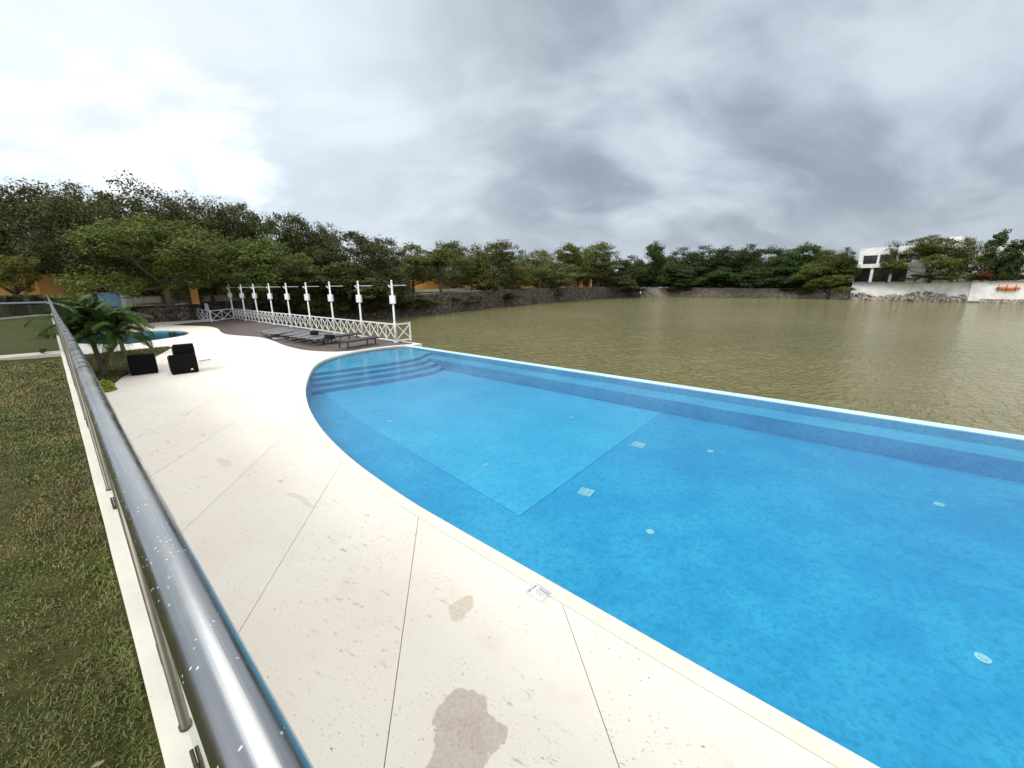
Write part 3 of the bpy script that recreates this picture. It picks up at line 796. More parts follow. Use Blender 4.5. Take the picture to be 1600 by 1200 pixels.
for (a, D_, nn_, e), lab in zip(lw2, ('glass fence with a thin steel top rail crossing the lawn, nearest to the camera', 'second glass fence farther back on the lawn in front of the hedge')):
    e2 = rail_empty(lab); mid = nn_*(.30); w0 = a+mid+RL*.06
    w1 = w0+D_*28
    near = 'nearest' in lab
    g = MB(); g.tube([w0+Vector((0,0,RZ)), w1+Vector((0,0,RZ))], .030 if near else .022, 16); g.build('handrail', M_STEEL, e2)
    for k in range(12):
        s0 = .05+k*2.3
        g = MB(); g.bar(w0+D_*s0+Vector((0,0,2.0)), w0+D_*(s0+2.24)+Vector((0,0,2.0)), .012, .98); g.build('glass_panel', M_GLASS, e2)
        for q in (.12, 1.55):
            c = a+D_*(s0+q+(.1 if k == 0 and q < 1 else 0))+nn_*(.22 if near else .3)
            g = MB(); g.tube([c+Vector((0,0,CZ+.06))-nn_*.10, c+Vector((0,0,CZ+.06))+nn_*.08], .045, 14); g.build('clamp', M_DKMETAL, e2)
        g = MB(); c = w0+D_*(s0+2.27); g.box((c.x, c.y, (CZ+RZ)/2), (.03, .03, RZ-CZ)); g.build('post', M_STEEL, e2)

# lawn sheet with relief close to the camera
ln_n, ln_m = 150, 60
Pl = np.zeros((ln_n, ln_m, 3))
for i in range(ln_n):
    f = -2.5+36.6*(i/(ln_n-1))**1.7
    for k in range(ln_m):
        l = -.036-34*(k/(ln_m-1))**2.2
        p = wp(f, l, 0)
        h = 1.412+.030*noise.noise(Vector((p.x*1.3, p.y*1.3, 0)))+.012*noise.noise(Vector((p.x*9, p.y*9, 0)))-.05*math.exp(l*10)*(.6+.4*noise.noise(Vector((f*3,0,5))))
        Pl[i, k] = (p.x, p.y, h)
lo = link('lawn', grid_mesh('lawn', Pl), M_GROUND); tag(lo, kind='structure')

# grass blades
def blades(name, P, hgt, wid, mats, label, lean=1.0, orient=None):
    n = len(P)
    ang = rng.uniform(0, 2*PI, n) if orient is None else orient+rng.normal(0, .8, n)
    ln = hgt*rng.uniform(.5, 1.3, n); ti = rng.uniform(.25, 1.35, n)*lean
    dx, dy = np.cos(ang), np.sin(ang)
    wx, wy = -dy*wid*rng.uniform(.6,1.3,n), dx*wid*rng.uniform(.6,1.3,n)
    up1 = np.cos(ti*.6)*ln*.55; ho1 = np.sin(ti*.6)*ln*.55
    up2 = up1+np.cos(np.minimum(ti*1.25, 1.6))*ln*.45; ho2 = ho1+np.sin(np.minimum(ti*1.25, 1.6))*ln*.45
    V = np.zeros((n, 5, 3))
    V[:,0] = P+np.stack([-wx,-wy,0*wx],1); V[:,1] = P+np.stack([wx,wy,0*wx],1)
    V[:,2] = P+np.stack([dx*ho1+wx*.8, dy*ho1+wy*.8, up1],1); V[:,3] = P+np.stack([dx*ho1-wx*.8, dy*ho1-wy*.8, up1],1)
    V[:,4] = P+np.stack([dx*ho2, dy*ho2, up2],1)
    b_ = np.arange(n)*5
    Fq = np.stack([b_, b_+1, b_+2, b_+3], 1); Ft = np.stack([b_+3, b_+2, b_+4], 1)
    pn = np.array([noise.noise(Vector((p[0]*1.1, p[1]*1.1, 0)))*.6+noise.noise(Vector((p[0]*4.5, p[1]*4.5, 7)))*.5 for p in P])
    r = rng.uniform(-1, 1, n)*.55+pn
    mi = np.where(r < -.14, 0, np.where(r < .24, 1, 2))
    o = link(name, arr_mesh(name, V.reshape(-1,3), Fq, Ft, np.concatenate([mi, mi])), mats)
    return tag(o, label, 'grass', kind='stuff')
G1 = plain('fresh_grass', (.085, .135, .018), .6, var=.35, scale=3); G2 = plain('olive_grass', (.13, .145, .035), .65, var=.35, scale=3); G3 = plain('straw_grass', (.24, .185, .075), .8, var=.3, scale=3)
def lawnz(p): return 1.408+.030*noise.noise(Vector((p[0]*1.3, p[1]*1.3, 0)))
# density falls with distance
N = 260000
f = rng.uniform(0, 1, N)**1.8*12.4+.2; l = -.05-rng.uniform(0, 1, N)**1.35*(1.3+f*.75)
XY = np.stack([RD.x*f+RL.x*l, RD.y*f+RL.y*l], 1)
cl = np.array([noise.noise(Vector((x*6, y*6, 1))) for x, y in XY]); keep = cl+rng.uniform(-.6,.6,N) > -.25
XY = XY[keep]; P3 = np.array([(x, y, lawnz((x, y))) for x, y in XY])
dist = np.hypot(XY[:,0], XY[:,1])
blades('grass', P3, .019+.0012*dist, .0008+.0005*dist, [G1, G2, G3], 'patchy green and straw lawn grass left of the railing', 1.35)

pa = gp(150, 1187, 1.45); g = MB(); 
lf = [g.bm.verts.new((x, y, z)) for x, y, z in ((-.035,0,0),(-.01,.012,.008),(.03,.006,.012),(.036,-.004,.01),(.01,-.014,.004),(-.02,-.010,.002))]; g.bm.faces.new(lf)
o = g.build('dry_leaf', G3); o.location = pa-Vector((0,0,.02)); o.scale = (.42,.5,.5); o.rotation_euler = (0, .15, .6); tag(o, 'pale dried leaf lying in the grass at the bottom left', 'leaf')
# ------------------------------------------------------------------ grass patch with palms on the terrace
patch = resample([wp(14.9,.14), gp(176,602), gp(190,590), gp(208,580.5), gp(235,562), gp(268,543.5), gp(262,542.2), gp(215,547), gp(170,551.5), wp(25.3,.14)], .5)
pr = region(patch, [], [])
tag(piece('grass_patch', max(pr, key=lambda q: len(q[1])), -.02, .035, M_GROUND), kind='structure')
xs, ys = [p.x for p in patch], [p.y for p in patch]; pts = []
while len(pts) < 14000:
    x, y = random.uniform(min(xs), max(xs)), random.uniform(min(ys), max(ys))
    if inside((x, y), patch): pts.append((x, y, .03))
blades('grass', np.array(pts), .06, .008, [G1, G2, G3], 'mown green grass of the small bed around the palms')

# ------------------------------------------------------------------ trees
def tree_proto(seed, kind, leaf, nclu, nleaf, size, trunk_h=.3, spread=.5, base=.2, flat=1.0, clr=.085, trunk_r=.022, lean=0):
    """unit-height tree: returns (trunk mesh, crown mesh)"""
    R = np.random.default_rng(seed)
    tips = []
    # a few lobes, clusters on and in the lobes
    nl = {'broad': 9, 'open': 12, 'dense': 10, 'umbrella': 7, 'cone': 1, 'shrub': 6, 'weep': 8}[kind]
    lobes = []
    for i in range(nl):
        a = 2*PI*(i+R.uniform(-.3,.3))/nl*1.618*nl/5; rr = spread*R.uniform(.25, .72)
        hh = base+(1-base)*R.uniform(.12, .78) - .12*(rr/spread)**2
        if kind == 'umbrella': hh = .78+R.uniform(-.05,.08)-.12*(rr/spread)
        if kind == 'shrub': hh = R.uniform(.25,.7)
        lobes.append((rr*math.cos(a), rr*math.sin(a), hh, R.uniform(.18,.32)*(1 if kind != 'umbrella' else .8)))
    lobes.append((0, 0, .78 if kind != 'umbrella' else .86, .24))
    while len(tips) < nclu:
        if kind == 'cone':
            h = R.uniform(base, 1); lev = math.floor(h*11)/11+.03*R.uniform(-1,1); r_ = spread*(1-h)**.6*R.uniform(.15,1)+.02; a = R.uniform(0, 2*PI)
            tips.append((r_*math.cos(a), r_*math.sin(a), max(lev, base*.9)-.10*r_)); continue
        L = lobes[R.integers(len(lobes))]
        v = R.normal(size=3); v /= np.linalg.norm(v); k = R.uniform(.55, 1.0)
        p = np.array([L[0]+v[0]*L[3]*k, L[1]+v[1]*L[3]*k, L[2]+v[2]*L[3]*k*(.75 if kind != 'umbrella' else .32)*flat])
        if p[2] < base*(.55 if kind in ('weep',) else .9) or p[2] > .99 or math.hypot(p[0], p[1]) > spread*1.05: continue
        tips.append(tuple(p))
    tips = np.array(tips)
    zmx = tips[:,2].max(); tips[:,2] = np.where(tips[:,2] > .5, .5+(tips[:,2]-.5)*(.97-.5)/(zmx-.5), tips[:,2])
    # leaves
    c = np.repeat(tips, nleaf, 0); n = len(c)
    cr = np.repeat(clr*R.uniform(.55, 1.35, len(tips)), nleaf)
    off = np.clip(R.normal(size=(n,3))*.5, -.78, .78); off[:,2] *= .62
    pos = c+off*cr[:,None]
    nrm = off/np.maximum(np.linalg.norm(off,axis=1),1e-6)[:,None]*.6+R.normal(size=(n,3))*.55+np.array([0,0,.75])
    nrm /= np.linalg.norm(nrm, axis=1)[:,None]
    t1 = np.cross(nrm, R.normal(size=(n,3))); t1 /= np.linalg.norm(t1,axis=1)[:,None]; t2 = np.cross(nrm, t1)
    s = size*R.uniform(.6, 1.4, n)[:,None]
    V = np.zeros((n,4,3)); V[:,0] = pos-t1*s; V[:,1] = pos+t2*s*.5; V[:,2] = pos+t1*s; V[:,3] = pos-t2*s*.5
    V[:,:,2] = np.clip(V[:,:,2], 0.01, None)
    b_ = np.arange(n)*4
    crown = arr_mesh('crown', V.reshape(-1,3), np.stack([b_,b_+1,b_+2,b_+3],1))
    crown.materials.append(leaf)
    # wood
    g = MB(); th = trunk_h
    tr = [Vector((0,0,-.03)), Vector((.01,.0,th*.4)), Vector((lean*.5,.01,th)), Vector((lean,.0,th+(.78-th)*.5)), Vector((lean,.0,.80))]
    g.tube(tr, [trunk_r*1.25, trunk_r, trunk_r*.85, trunk_r*.5, trunk_r*.15], 7)
    if kind == 'cone':
        for i in range(26):
            p = tips[R.integers(len(tips))]; g.tube([Vector((0,0,p[2]+.02)), Vector(p)], [.006,.002], 4)
    else:
        for L in lobes:
            st = tr[1].lerp(tr[2], R.uniform(.5,1.0)) if kind != 'shrub' else Vector((R.uniform(-.05,.05),R.uniform(-.05,.05),0))
            e_ = Vector((L[0],L[1],L[2])); m_ = st.lerp(e_, .5)+Vector((0,0,-.04 if kind != 'umbrella' else -.08))
            g.tube([st, m_, e_], [trunk_r*.55, trunk_r*.38, trunk_r*.18], 5)
            near = sorted(tips, key=lambda q: (q[0]-L[0])**2+(q[1]-L[1])**2+(q[2]-L[2])**2)[:10]
            for q in near:
                s0 = m_.lerp(e_, R.uniform(.3,1)); g.tube([s0, s0.lerp(Vector(q), .5)+Vector((R.normal(),R.normal(),R.normal()))*.012, Vector(q)], [trunk_r*.16, trunk_r*.10, trunk_r*.05], 3, cap=False)
    wood = g.mesh('trunk'); wood.materials.append(M_BARK if leaf not in (L_DARK, L_FAR) else M_BARKD)
    return wood, crown
PROTO = {
 'open1': tree_proto(11, 'open', L_DARK, 250, 75, .0125, .24, .60, .14, clr=.11, trunk_r=.026),
 'open2': tree_proto(12, 'open', L_DARK, 250, 75, .0125, .34, .55, .32, clr=.105, trunk_r=.022),
 'hero': tree_proto(13, 'broad', L_MID, 330, 90, .0125, .26, .55, .17, clr=.090, trunk_r=.022),
 'broad1': tree_proto(14, 'broad', L_MID, 210, 70, .017, .22, .55, .06, clr=.10),
 'broad2': tree_proto(15, 'broad', L_DRY, 210, 70, .017, .22, .58, .06, clr=.10),
 'dark1': tree_proto(16, 'dense', L_DARK, 170, 80, .016, .18, .52, .08, clr=.105),
 'dense1': tree_proto(17, 'dense', L_FAR, 230, 75, .018, .12, .55, .03, clr=.11),
 'dense2': tree_proto(18, 'dense', L_FAR, 230, 75, .018, .12, .55, .03, clr=.11),
 'yellow': tree_proto(19, 'broad', L_YEL, 110, 80, .018, .3, .5, .35, clr=.10),
 'flat': tree_proto(20, 'umbrella', L_MID, 150, 80, .016, .40, .62, .45, clr=.10),
 'weep': tree_proto(21, 'weep', L_MID, 230, 90, .014, .2, .60, .08, clr=.085, trunk_r=.02),
 'cone1': tree_proto(22, 'cone', L_FAR, 75, 70, .026, .2, .40, .10, clr=.10, trunk_r=.016),
 'shrub1': tree_proto(23, 'shrub', L_MID, 80, 70, .034, .2, .58, .04, clr=.16, trunk_r=.02),
 'shrub2': tree_proto(24, 'shrub', L_DARK, 90, 80, .030, .2, .60, .03, clr=.16, trunk_r=.02),
 'shrub3': tree_proto(25, 'shrub', L_DRY, 80, 70, .030, .2, .60, .04, clr=.16, trunk_r=.02),
 'reds': tree_proto(26, 'shrub', L_RED, 50, 60, .035, .2, .5, .04, clr=.16, trunk_r=.02),
}
def gz(side): return {'L': 1.38, 'R': 1.9, 'Q': 2.3, 'B': 1.3, 'D': 0.0, 'W': -1.5}[side]
SHORE_U = [640, 675, 720, 780, 895, 1000, 1070, 1140, 1277, 1322]
SHORE_Y = [gp(a, b_, LZ).y for a, b_ in ((640,494),(675,491.5),(720,486.5),(780,480),(895,469.8),(1000,463.2),(1070,463.5),(1140,464),(1277,466.5),(1322,467.8))]
def shore_Y(u): return float(np.interp(u, SHORE_U, SHORE_Y))
def tree(u, vtop, Yd, wpx, proto, side, label, group, name=None, cat='tree', rz=None):
    if side == 'B': Yd = shore_Y(u)+1.6
    elif side == 'R': Yd = shore_Y(u)+4.5+.25*(Yd-90)*.2
    elif 640 <= u < 1000 and side == 'L': Yd = max(Yd, shore_Y(u)+2.5)
    elif 640 <= u < 1310 and not isinstance(side, str): Yd = max(Yd, shore_Y(u)+.4)
    top = at(u, vtop, Yd); z0 = gz(side) if isinstance(side, str) else side
    h = top.z-z0; wd = (at(u+wpx/2, 445, Yd)-at(u-wpx/2, 445, Yd)).length
    e = empty(name or 'tree', (top.x, top.y, z0), random.uniform(0, 2*PI) if rz is None else rz, label, cat, group)
    wood, crown = PROTO[proto]
    sp = wd/1.12*1.28
    for nm, me in (('trunk', wood), ('crown', crown)):
        o = bpy.data.objects.new(nm, me); COL.objects.link(o); o.parent = e
    e.scale = (sp, sp, h)
    return e
GL = 'tall trees behind the left bank'; GF = 'trees on the far left bank'; GR = 'dark trees across the lake'
T = [
 # tall dark back row (left)
 (-40,285,40,190,'open1','L','tall dark olive tree cut off by the left picture edge, above the ochre wall',GL),
 (28,273,37,170,'open2','L','tallest dark open-crowned tree at the far left above the ochre wall',GL),
 (103,287,33,120,'open2','L','tall dark tree whose thick trunk stands left of the blue tiled wall',GL),
 (175,300,44,130,'dark1','L','dark tree rising straight above the blue tiled wall',GL),
 (243,291,46,120,'open2','L','airy grey-green crown showing above the broad green tree beside the stone wall',GL),
 (305,305,46,115,'open1','L','dark tree right behind the broad green tree, with a round top',GL),
 (348,315,50,95,'open2','L','dark tree above the left end of the white deck fence',GL),
 (385,320,52,95,'dark1','L','dark tree above the second and third white posts from the left',GL),
 (432,333,55,90,'dark1','L','dark crown above the fourth and fifth white posts from the left',GL),
 (462,345,60,80,'open1','L','dark tree left of the one with the pointed feathery top',GL),
 (496,343,60,72,'open2','L','dark tree with a feathery pointed top, last of the tall row',GL),
 # front
 (236,333,33,172,'hero','L','broad bushy green tree with bare trunk, left of the orange pillar','trees along the retaining wall'),
 (372,370,40,110,'broad1','L','small grey-green tree just behind the left white posts','trees along the retaining wall'),
 (318,385,42,100,'broad2','L','sparse small tree behind the orange pillar','trees along the retaining wall'),
 (8,400,29,70,'yellow','L','low straggly tree hanging over the ochre wall at the left edge','trees along the retaining wall'),
 (418,392,46,80,'dark1','L','low dark tree behind the third white post','trees along the retaining wall'),
 (455,396,50,62,'yellow','L','yellow-green tree with a thin orange-brown trunk above the white posts','trees along the retaining wall'),
 (500,385,55,90,'dark1','L','dark dense tree between the yellow-green tree and the vine-covered tree','trees along the retaining wall'),
 (562,362,52,110,'dark1','L','large vine-covered rounded tree behind the right white posts','trees along the retaining wall'),
 (590,372,58,70,'dark1','L','dark tree right of the vine-covered rounded tree, behind the last white post','trees along the retaining wall'),
 (540,410,50,110,'broad2','L','low scrubby grey-green tree in front of the vine-covered rounded tree','trees along the retaining wall'),
 (642,381,68,78,'broad2','L','dusty green tree behind the tall thin street lamp right of the last white post',GF),
 (705,376,85,66,'broad1','L','round bright tree top rising behind the flat-topped tree',GF),
 (686,389,62,88,'flat','L','flat-topped spreading green tree with dark bare trunk in front of the orange wall',GF),
 (762,378,78,78,'broad1','L','light green tree right of the flat-topped tree',GF),
 (735,402,75,70,'broad2','L','low dusty tree between the flat-topped tree and the light green tree',GF),
 (812,392,95,56,'dense1','L','dark small crown between the light green tree and the dusty trees',GF),
 (842,391,90,70,'broad2','L','dusty olive tree just right of the second thin street lamp',GF),
 (800,408,84,60,'broad2','L','low olive tree at the second thin street lamp',GF),
 (888,383,100,62,'broad1','L','bright rounded tree at the middle of the far left bank',GF),
 (926,381,100,66,'broad1','L','taller domed green tree left of the dip in the far treeline',GF),
 (868,410,92,70,'broad2','L','low olive tree in front of the bright rounded tree',GF),
 (935,414,100,80,'broad2','L','low grey-green tree below the domed tree at the end of the rubble wall',GF),
 (985,400,112,60,'dense1','L','low tree in the dip where the two shores meet',GF),
 (968,404,122,60,'dense2','L','distant dark tree deep in the dip of the far treeline',GF),
 # across the lake
 (1026,377,116,52,'dense2','R','tall narrow dark tree at the left end of the dark wood across the lake',GR),
 (1068,387,112,60,'dense1','R','dark tree just right of the tall narrow one across the lake',GR),
 (1052,408,108,54,'dense2','B','paler bushy tree bulging low over the stone bank across the lake',GR),
 (1100,385,108,62,'dense1','R','rounded dark tree in the left half of the wood across the lake',GR),
 (1138,384,106,60,'dense2','R','dark tree near the middle of the wood across the lake, left of the twin crowns',GR),
 (1178,382,103,56,'dense1','R','left one of the twin domed crowns in the wood across the lake',GR),
 (1206,384,101,52,'dense2','R','right one of the twin domed crowns in the wood across the lake',GR),
 (1085,415,106,70,'dense2','B','low dark tree reaching the water left of the pale bank stones',GR),
 (1135,418,102,72,'dense1','B','low dark tree above the brightest pale bank stones',GR),
 (1185,418,99,72,'dense2','B','low dark tree right of the brightest bank stones',GR),
 (1235,390,98,56,'dense1','R','dark tree left of the highest crown near the white house',GR),
 (1262,379,97,62,'dense2','R','highest dark crown left of the white house',GR),
 (1300,390,93,56,'broad1','R','yellow-tinged green tree next to the white house',GR),
 (1326,387,92,36,'dense1','R','dark narrow tree touching the left wall of the white house',GR),
 (1240,415,95,80,'dense2','B','low dark tree right above the bank left of the hanging willow-like bush',GR),
 (1288,410,89,64,'broad1','B','bright low tree over the bank left of the white quay',GR),
]
for (u, v, Yd, wpx, pr_, side, lab, grp) in T: tree(u, v, Yd, wpx, pr_, side, lab, grp)
# trees near the houses: depth from the quay line
def quay_Y(u): # Y depth where the ray of column u meets the quay line
    a, b_ = gp(1325,468,LZ), gp(1600,473,LZ); d_ = ray(u, 445); k = d_.x/d_.y
    s = (b_.x-a.x)/(b_.y-a.y); return (a.x-s*a.y)/(k-s)
T2 = [
 (1468,368,1.5,86,'weep','Q','large spreading green tree in front of the white houses across the lake'),
 (1399,376,1.8,22,'open1','Q','small thin-leaved tree hiding the right windows of the white house'),
 (1512,371,3.5,36,'broad2','Q','light airy crown sticking out over the right white house'),
 (1432,428,.6,30,'weep','Q','low bush under the spreading tree on the white quay'),
 (1490,425,.6,44,'shrub3','Q','grey-green bush hanging over the quay beside the sloping white wall'),
 (1563,361,2.0,50,'cone1','Q','tall dark layered conifer at the right, beside the green tarpaulin'),
 (1584,376,3.2,40,'cone1','Q','shorter pointed conifer between the tall one and the picture edge'),
 (1606,370,2.0,50,'cone1','Q','dark conifer cut off by the right picture edge'),
]
for (u, v, back, wpx, pr_, side, lab) in T2: tree(u, v, quay_Y(u)+back, wpx, pr_, side, lab, 'trees around the white houses')
# shrubs: on banks and walls
SH = [
 (1300,430,88,62,'weep',-1.2,'willow-like bush hanging to the water at the left end of the white quay'),
 (1062,440,106,34,'shrub2',-.6,'dark shrub spilling over the stone bank to the water across the lake'),
 (1255,446,93,40,'shrub2',-.6,'small dark shrub on the bank below the highest crown'),
 (650,462,57,60,'shrub1','W0','leafy shrub on the rubble wall right of the last white post'),
 (620,455,57,60,'shrub2','W0','dark shrub behind the last white post'),
 (585,458,54,60,'shrub3','W0','twiggy olive shrub seen between the two right-most white posts'),
 (545,462,52,60,'shrub2','W0','dark twiggy shrub left of the second white post from the right'),
 (505,466,50,55,'shrub3','W0','twiggy shrub behind the sixth white post'),
 (465,464,50,55,'shrub2','W0','dark shrub behind the fifth white post'),
 (690,462,66,46,'shrub2','W1','shrub clump on the rubble wall under the flat-topped tree'),
 (735,463,68,40,'shrub3','W1','dry shrub hanging over the rubble wall below the light green tree'),
 (790,458,78,40,'shrub2','W1','dark shrub over the rubble wall below the second street lamp'),
 (760,447,76,30,'shrub1','W2','green shrub on top of the rubble wall near its middle'),
 (975,449,112,44,'shrub2','W1','dark shrub where the rubble wall meets the pale bank'),
 (865,452,92,30,'shrub3','W1','dry shrub half way along the rubble wall'),
 (430,470,48,50,'shrub2','W0','low dark shrub behind the fourth white post'),
]
for (u, v, Yd, wpx, pr_, side, lab) in SH:
    z0 = side if not isinstance(side, str) else {'W0': -.6, 'W1': -.2, 'W2': 1.5}[side]
    tree(u, v, Yd, wpx, pr_, z0, lab, 'shrubs on the lake banks', 'shrub', 'shrub')
e = tree(1539, 423, quay_Y(1540)+.4, 17, 'reds', 'Q', 'magenta bougainvillea on the white quay pillar', None, 'bougainvillea', 'shrub')
def thicket(name, line, zb, ztop, th, n, size, m, label):
    """a belt of undergrowth nobody could count; line = (u, Y) stations, ztop per station"""
    P_ = [at(u, 445, Yd) for u, Yd in line]; k = rng.integers(0, len(P_)-1, n); t_ = rng.uniform(0, 1, n)
    A = np.array([[p.x, p.y] for p in P_]); zt = np.array(ztop, float)
    xy = A[k]*(1-t_)[:,None]+A[k+1]*t_[:,None]; zz = zt[k]*(1-t_)+zt[k+1]*t_
    nz = np.array([noise.noise(Vector((x*.22, y*.22, 2)))*.5+noise.noise(Vector((x*.7, y*.7, 5)))*.28 for x, y in xy])
    zz = zb+(zz-zb)*(.85+nz)
    z = zb+(zz-zb)*rng.uniform(0, 1, n)**.8
    dirv = A[k+1]-A[k]; dirv /= np.linalg.norm(dirv, axis=1)[:,None]
    xy = xy+np.stack([-dirv[:,1], dirv[:,0]], 1)*(rng.normal(0, .4, n)*th)[:,None]
    pos = np.stack([xy[:,0], xy[:,1], z], 1)
    nm = rng.normal(size=(n,3))+[0,0,.6]; nm /= np.linalg.norm(nm,axis=1)[:,None]; t1 = np.cross(nm, rng.normal(size=(n,3))); t1 /= np.linalg.norm(t1,axis=1)[:,None]; t2 = np.cross(nm,t1)
    s_ = size*rng.uniform(.6,1.4,n)[:,None]
    V = np.stack([pos-t1*s_, pos+t2*s_*.55, pos+t1*s_, pos-t2*s_*.55],1); i_ = np.arange(n)*4
    tag(link(name, arr_mesh(name, V.reshape(-1,3), np.stack([i_,i_+1,i_+2,i_+3],1)), m), label, 'undergrowth', kind='stuff')
thicket('undergrowth', [(-200,46),(0,50),(150,54),(300,60),(450,68),(600,88)], 1.3, [7.5,8,8,8,7.5,8], 2.5, 60000, .20, L_DARK, 'dark undergrowth and far trees behind the ochre wall')
thicket('undergrowth', [(560,92),(700,104),(850,125),(960,142),(1010,150)], 1.3, [8,8.5,9,8,7.5], 3, 45000, .28, L_FAR, 'dark wood far behind the left bank')
thicket('undergrowth', [(u_, shore_Y(u_)+7) for u_ in (985,1060,1140,1220,1300,1322)], 1.3, [8,9.5,9.5,9.5,8.5,7], 2.2, 60000, .26, L_FAR, 'dark undergrowth filling the wood across the lake')
thicket('undergrowth', [(395,47),(470,51),(540,54),(600,58),(640,62)], .6, [4.0,4.2,4.5,4.0,3.0], 1.0, 24000, .13, L_DRY, 'twiggy scrub on the rubble wall behind the white masts')
# clipped hedge behind the far glass fence
def hedge(a, b_, z0, z1, th, label, m=L_MID, n=9000, size=.09):
    e = empty('hedge', (0,0,0), 0, label, 'hedge'); a, b_ = Vector(a), Vector(b_); d_ = (b_-a); nr = Vector((-d_.y, d_.x, 0)).normalized()
    g = MB(); g.poly([a-nr*th*.42, b_-nr*th*.42, b_+nr*th*.42, a+nr*th*.42], z0, z1-.08); g.build('branches', plain('hedge_core', (.02,.028,.01), .95), e)
    t_ = rng.uniform(0,1,n); face = rng.integers(0, 3, n)
    w_ = np.where(face == 0, -th/2, np.where(face == 1, th/2, rng.uniform(-th/2, th/2, n)))+rng.normal(0,.04,n)
    z = np.where(face == 2, z1, rng.uniform(z0, z1, n))+rng.normal(0,.03,n)
    pos = np.stack([a.x+d_.x*t_+nr.x*w_, a.y+d_.y*t_+nr.y*w_, z], 1)
    nm = rng.normal(size=(n,3)); nm /= np.linalg.norm(nm,axis=1)[:,None]; t1 = np.cross(nm, rng.normal(size=(n,3))); t1 /= np.linalg.norm(t1,axis=1)[:,None]; t2 = np.cross(nm,t1)
    V = np.stack([pos-t1*size, pos+t2*size*.5, pos+t1*size, pos-t2*size*.5],1); i_ = np.arange(n)*4
    link('foliage', arr_mesh('foliage', V.reshape(-1,3), np.stack([i_,i_+1,i_+2,i_+3],1)), m, e)
hb = wp(36.5, -.3)
hedge(hb-CD2*-.0+Vector((0,0,0)), hb+CD2*26, 1.35, 2.45, .9, 'clipped dark green hedge behind the farther glass fence')
hedge(wp(36.6,.25), at(128,470,33), .2, 2.35, 1.0, 'clipped hedge running from the wall corner to the blue tiled wall')
# small lime bush against the terrace wall
def clump(name, c, r, m, label, n=900, size=.05):
    c = Vector(c); v = rng.normal(size=(n,3)); v /= np.linalg.norm(v,axis=1)[:,None]; v[:,2] = abs(v[:,2])
    pos = np.array(c)+v*rng.uniform(.5,1,n)[:,None]*np.array(r)
    nm = v+rng.normal(size=(n,3))*.5; nm /= np.linalg.norm(nm,axis=1)[:,None]; t1 = np.cross(nm, rng.normal(size=(n,3))); t1 /= np.linalg.norm(t1,axis=1)[:,None]; t2 = np.cross(nm,t1)
    V = np.stack([pos-t1*size, pos+t2*size*.45, pos+t1*size, pos-t2*size*.45],1); i_ = np.arange(n)*4
    e = empty(name, tuple(c), 0, label, 'bush')
    o = link('foliage', arr_mesh('foliage', (V-np.array(c)).reshape(-1,3), np.stack([i_,i_+1,i_+2,i_+3],1)), m, e)
    g = MB()
    for k in range(7): a = k*.9; g.tube([(0,0,0), (math.cos(a)*r[0]*.4, math.sin(a)*r[1]*.4, r[2]*.6)], [.012,.005], 5)
    g.build('stem', M_BARK, e)
L_LIME = leafmat('lime_leaves', (.20,.30,.03), (.28,.36,.05), (.36,.42,.08))
bq = gp(166,611); clump('lime_bush', bq, (.22,.22,.32), L_LIME, 'small lime green bush at the tip of the grass bed')
bq = gp(175,634); clump('lime_bush', bq-RL*.22, (.15,.2,.22), L_LIME, 'lower lime green sprig between the railing and the terrace slabs', 500)

# palms -------------------------------------------------------------
def frond_mesh(L, seed, nleaf=46, droop=1.0, up=1.0):
    R = np.random.default_rng(seed); g = []; F = []
    # rachis curve in xz
    pts = []; ang = up; p = np.zeros(3); st = L/24
    for i in range(25):
        pts.append(p.copy()); p = p+np.array([math.cos(ang)*st, 0, math.sin(ang)*st]); ang -= droop*(.035+.055*i/24)
    V = []; Q = []
    for i in range(24):
        w_ = .018*(1-i/26); b0 = len(V)
        V += [pts[i]+[0,-w_,0], pts[i]+[0,w_,0], pts[i+1]+[0,w_,0], pts[i+1]+[0,-w_,0]]; Q.append((b0,b0+1,b0+2,b0+3))
        b0 = len(V); V += [pts[i]+[0,0,-w_*.8], pts[i]+[0,0,w_*.8], pts[i+1]+[0,0,w_*.8], pts[i+1]+[0,0,-w_*.8]]; Q.append((b0,b0+1,b0+2,b0+3))
    for k in range(nleaf):
        s_ = .16+.84*k/nleaf; i = min(23, int(s_*24)); c = pts[i]*(1-(s_*24-i))+pts[i+1]*(s_*24-i) if i < 24 else pts[24]
        ll = L*.30*math.sin(PI*(.18+.80*s_))**.7*R.uniform(.85,1.1)
        tg = pts[i+1]-pts[i]; tg /= np.linalg.norm(tg)
        for sd in (-1, 1):
            d_ = tg*.75+np.array([0, sd*1.0, 0])+np.array([0,0,.30*R.uniform(.2,1.3)]); d_ /= np.linalg.norm(d_)
            m1 = c+d_*ll*.5; e_ = c+d_*ll+np.array([0,0,-ll*.38*R.uniform(.6,1.3)])
            wv = np.cross(d_, [0,0,1.0]); wv = wv/np.linalg.norm(wv)*.0095
            b0 = len(V); V += [c-wv*.6, c+wv*.6, m1+wv, m1-wv, e_]; Q.append((b0,b0+1,b0+2,b0+3)); F.append((b0+3,b0+2,b0+4))
    return arr_mesh('frond', np.array(V), Q, F)
FR = [frond_mesh(1.0, s, 74, dr, u_) for s, dr, u_ in ((1,.9,1.25),(2,1.15,.9),(3,1.3,.55),(4,1.2,.2))]
for m_ in FR: m_.materials.append(L_PALM)
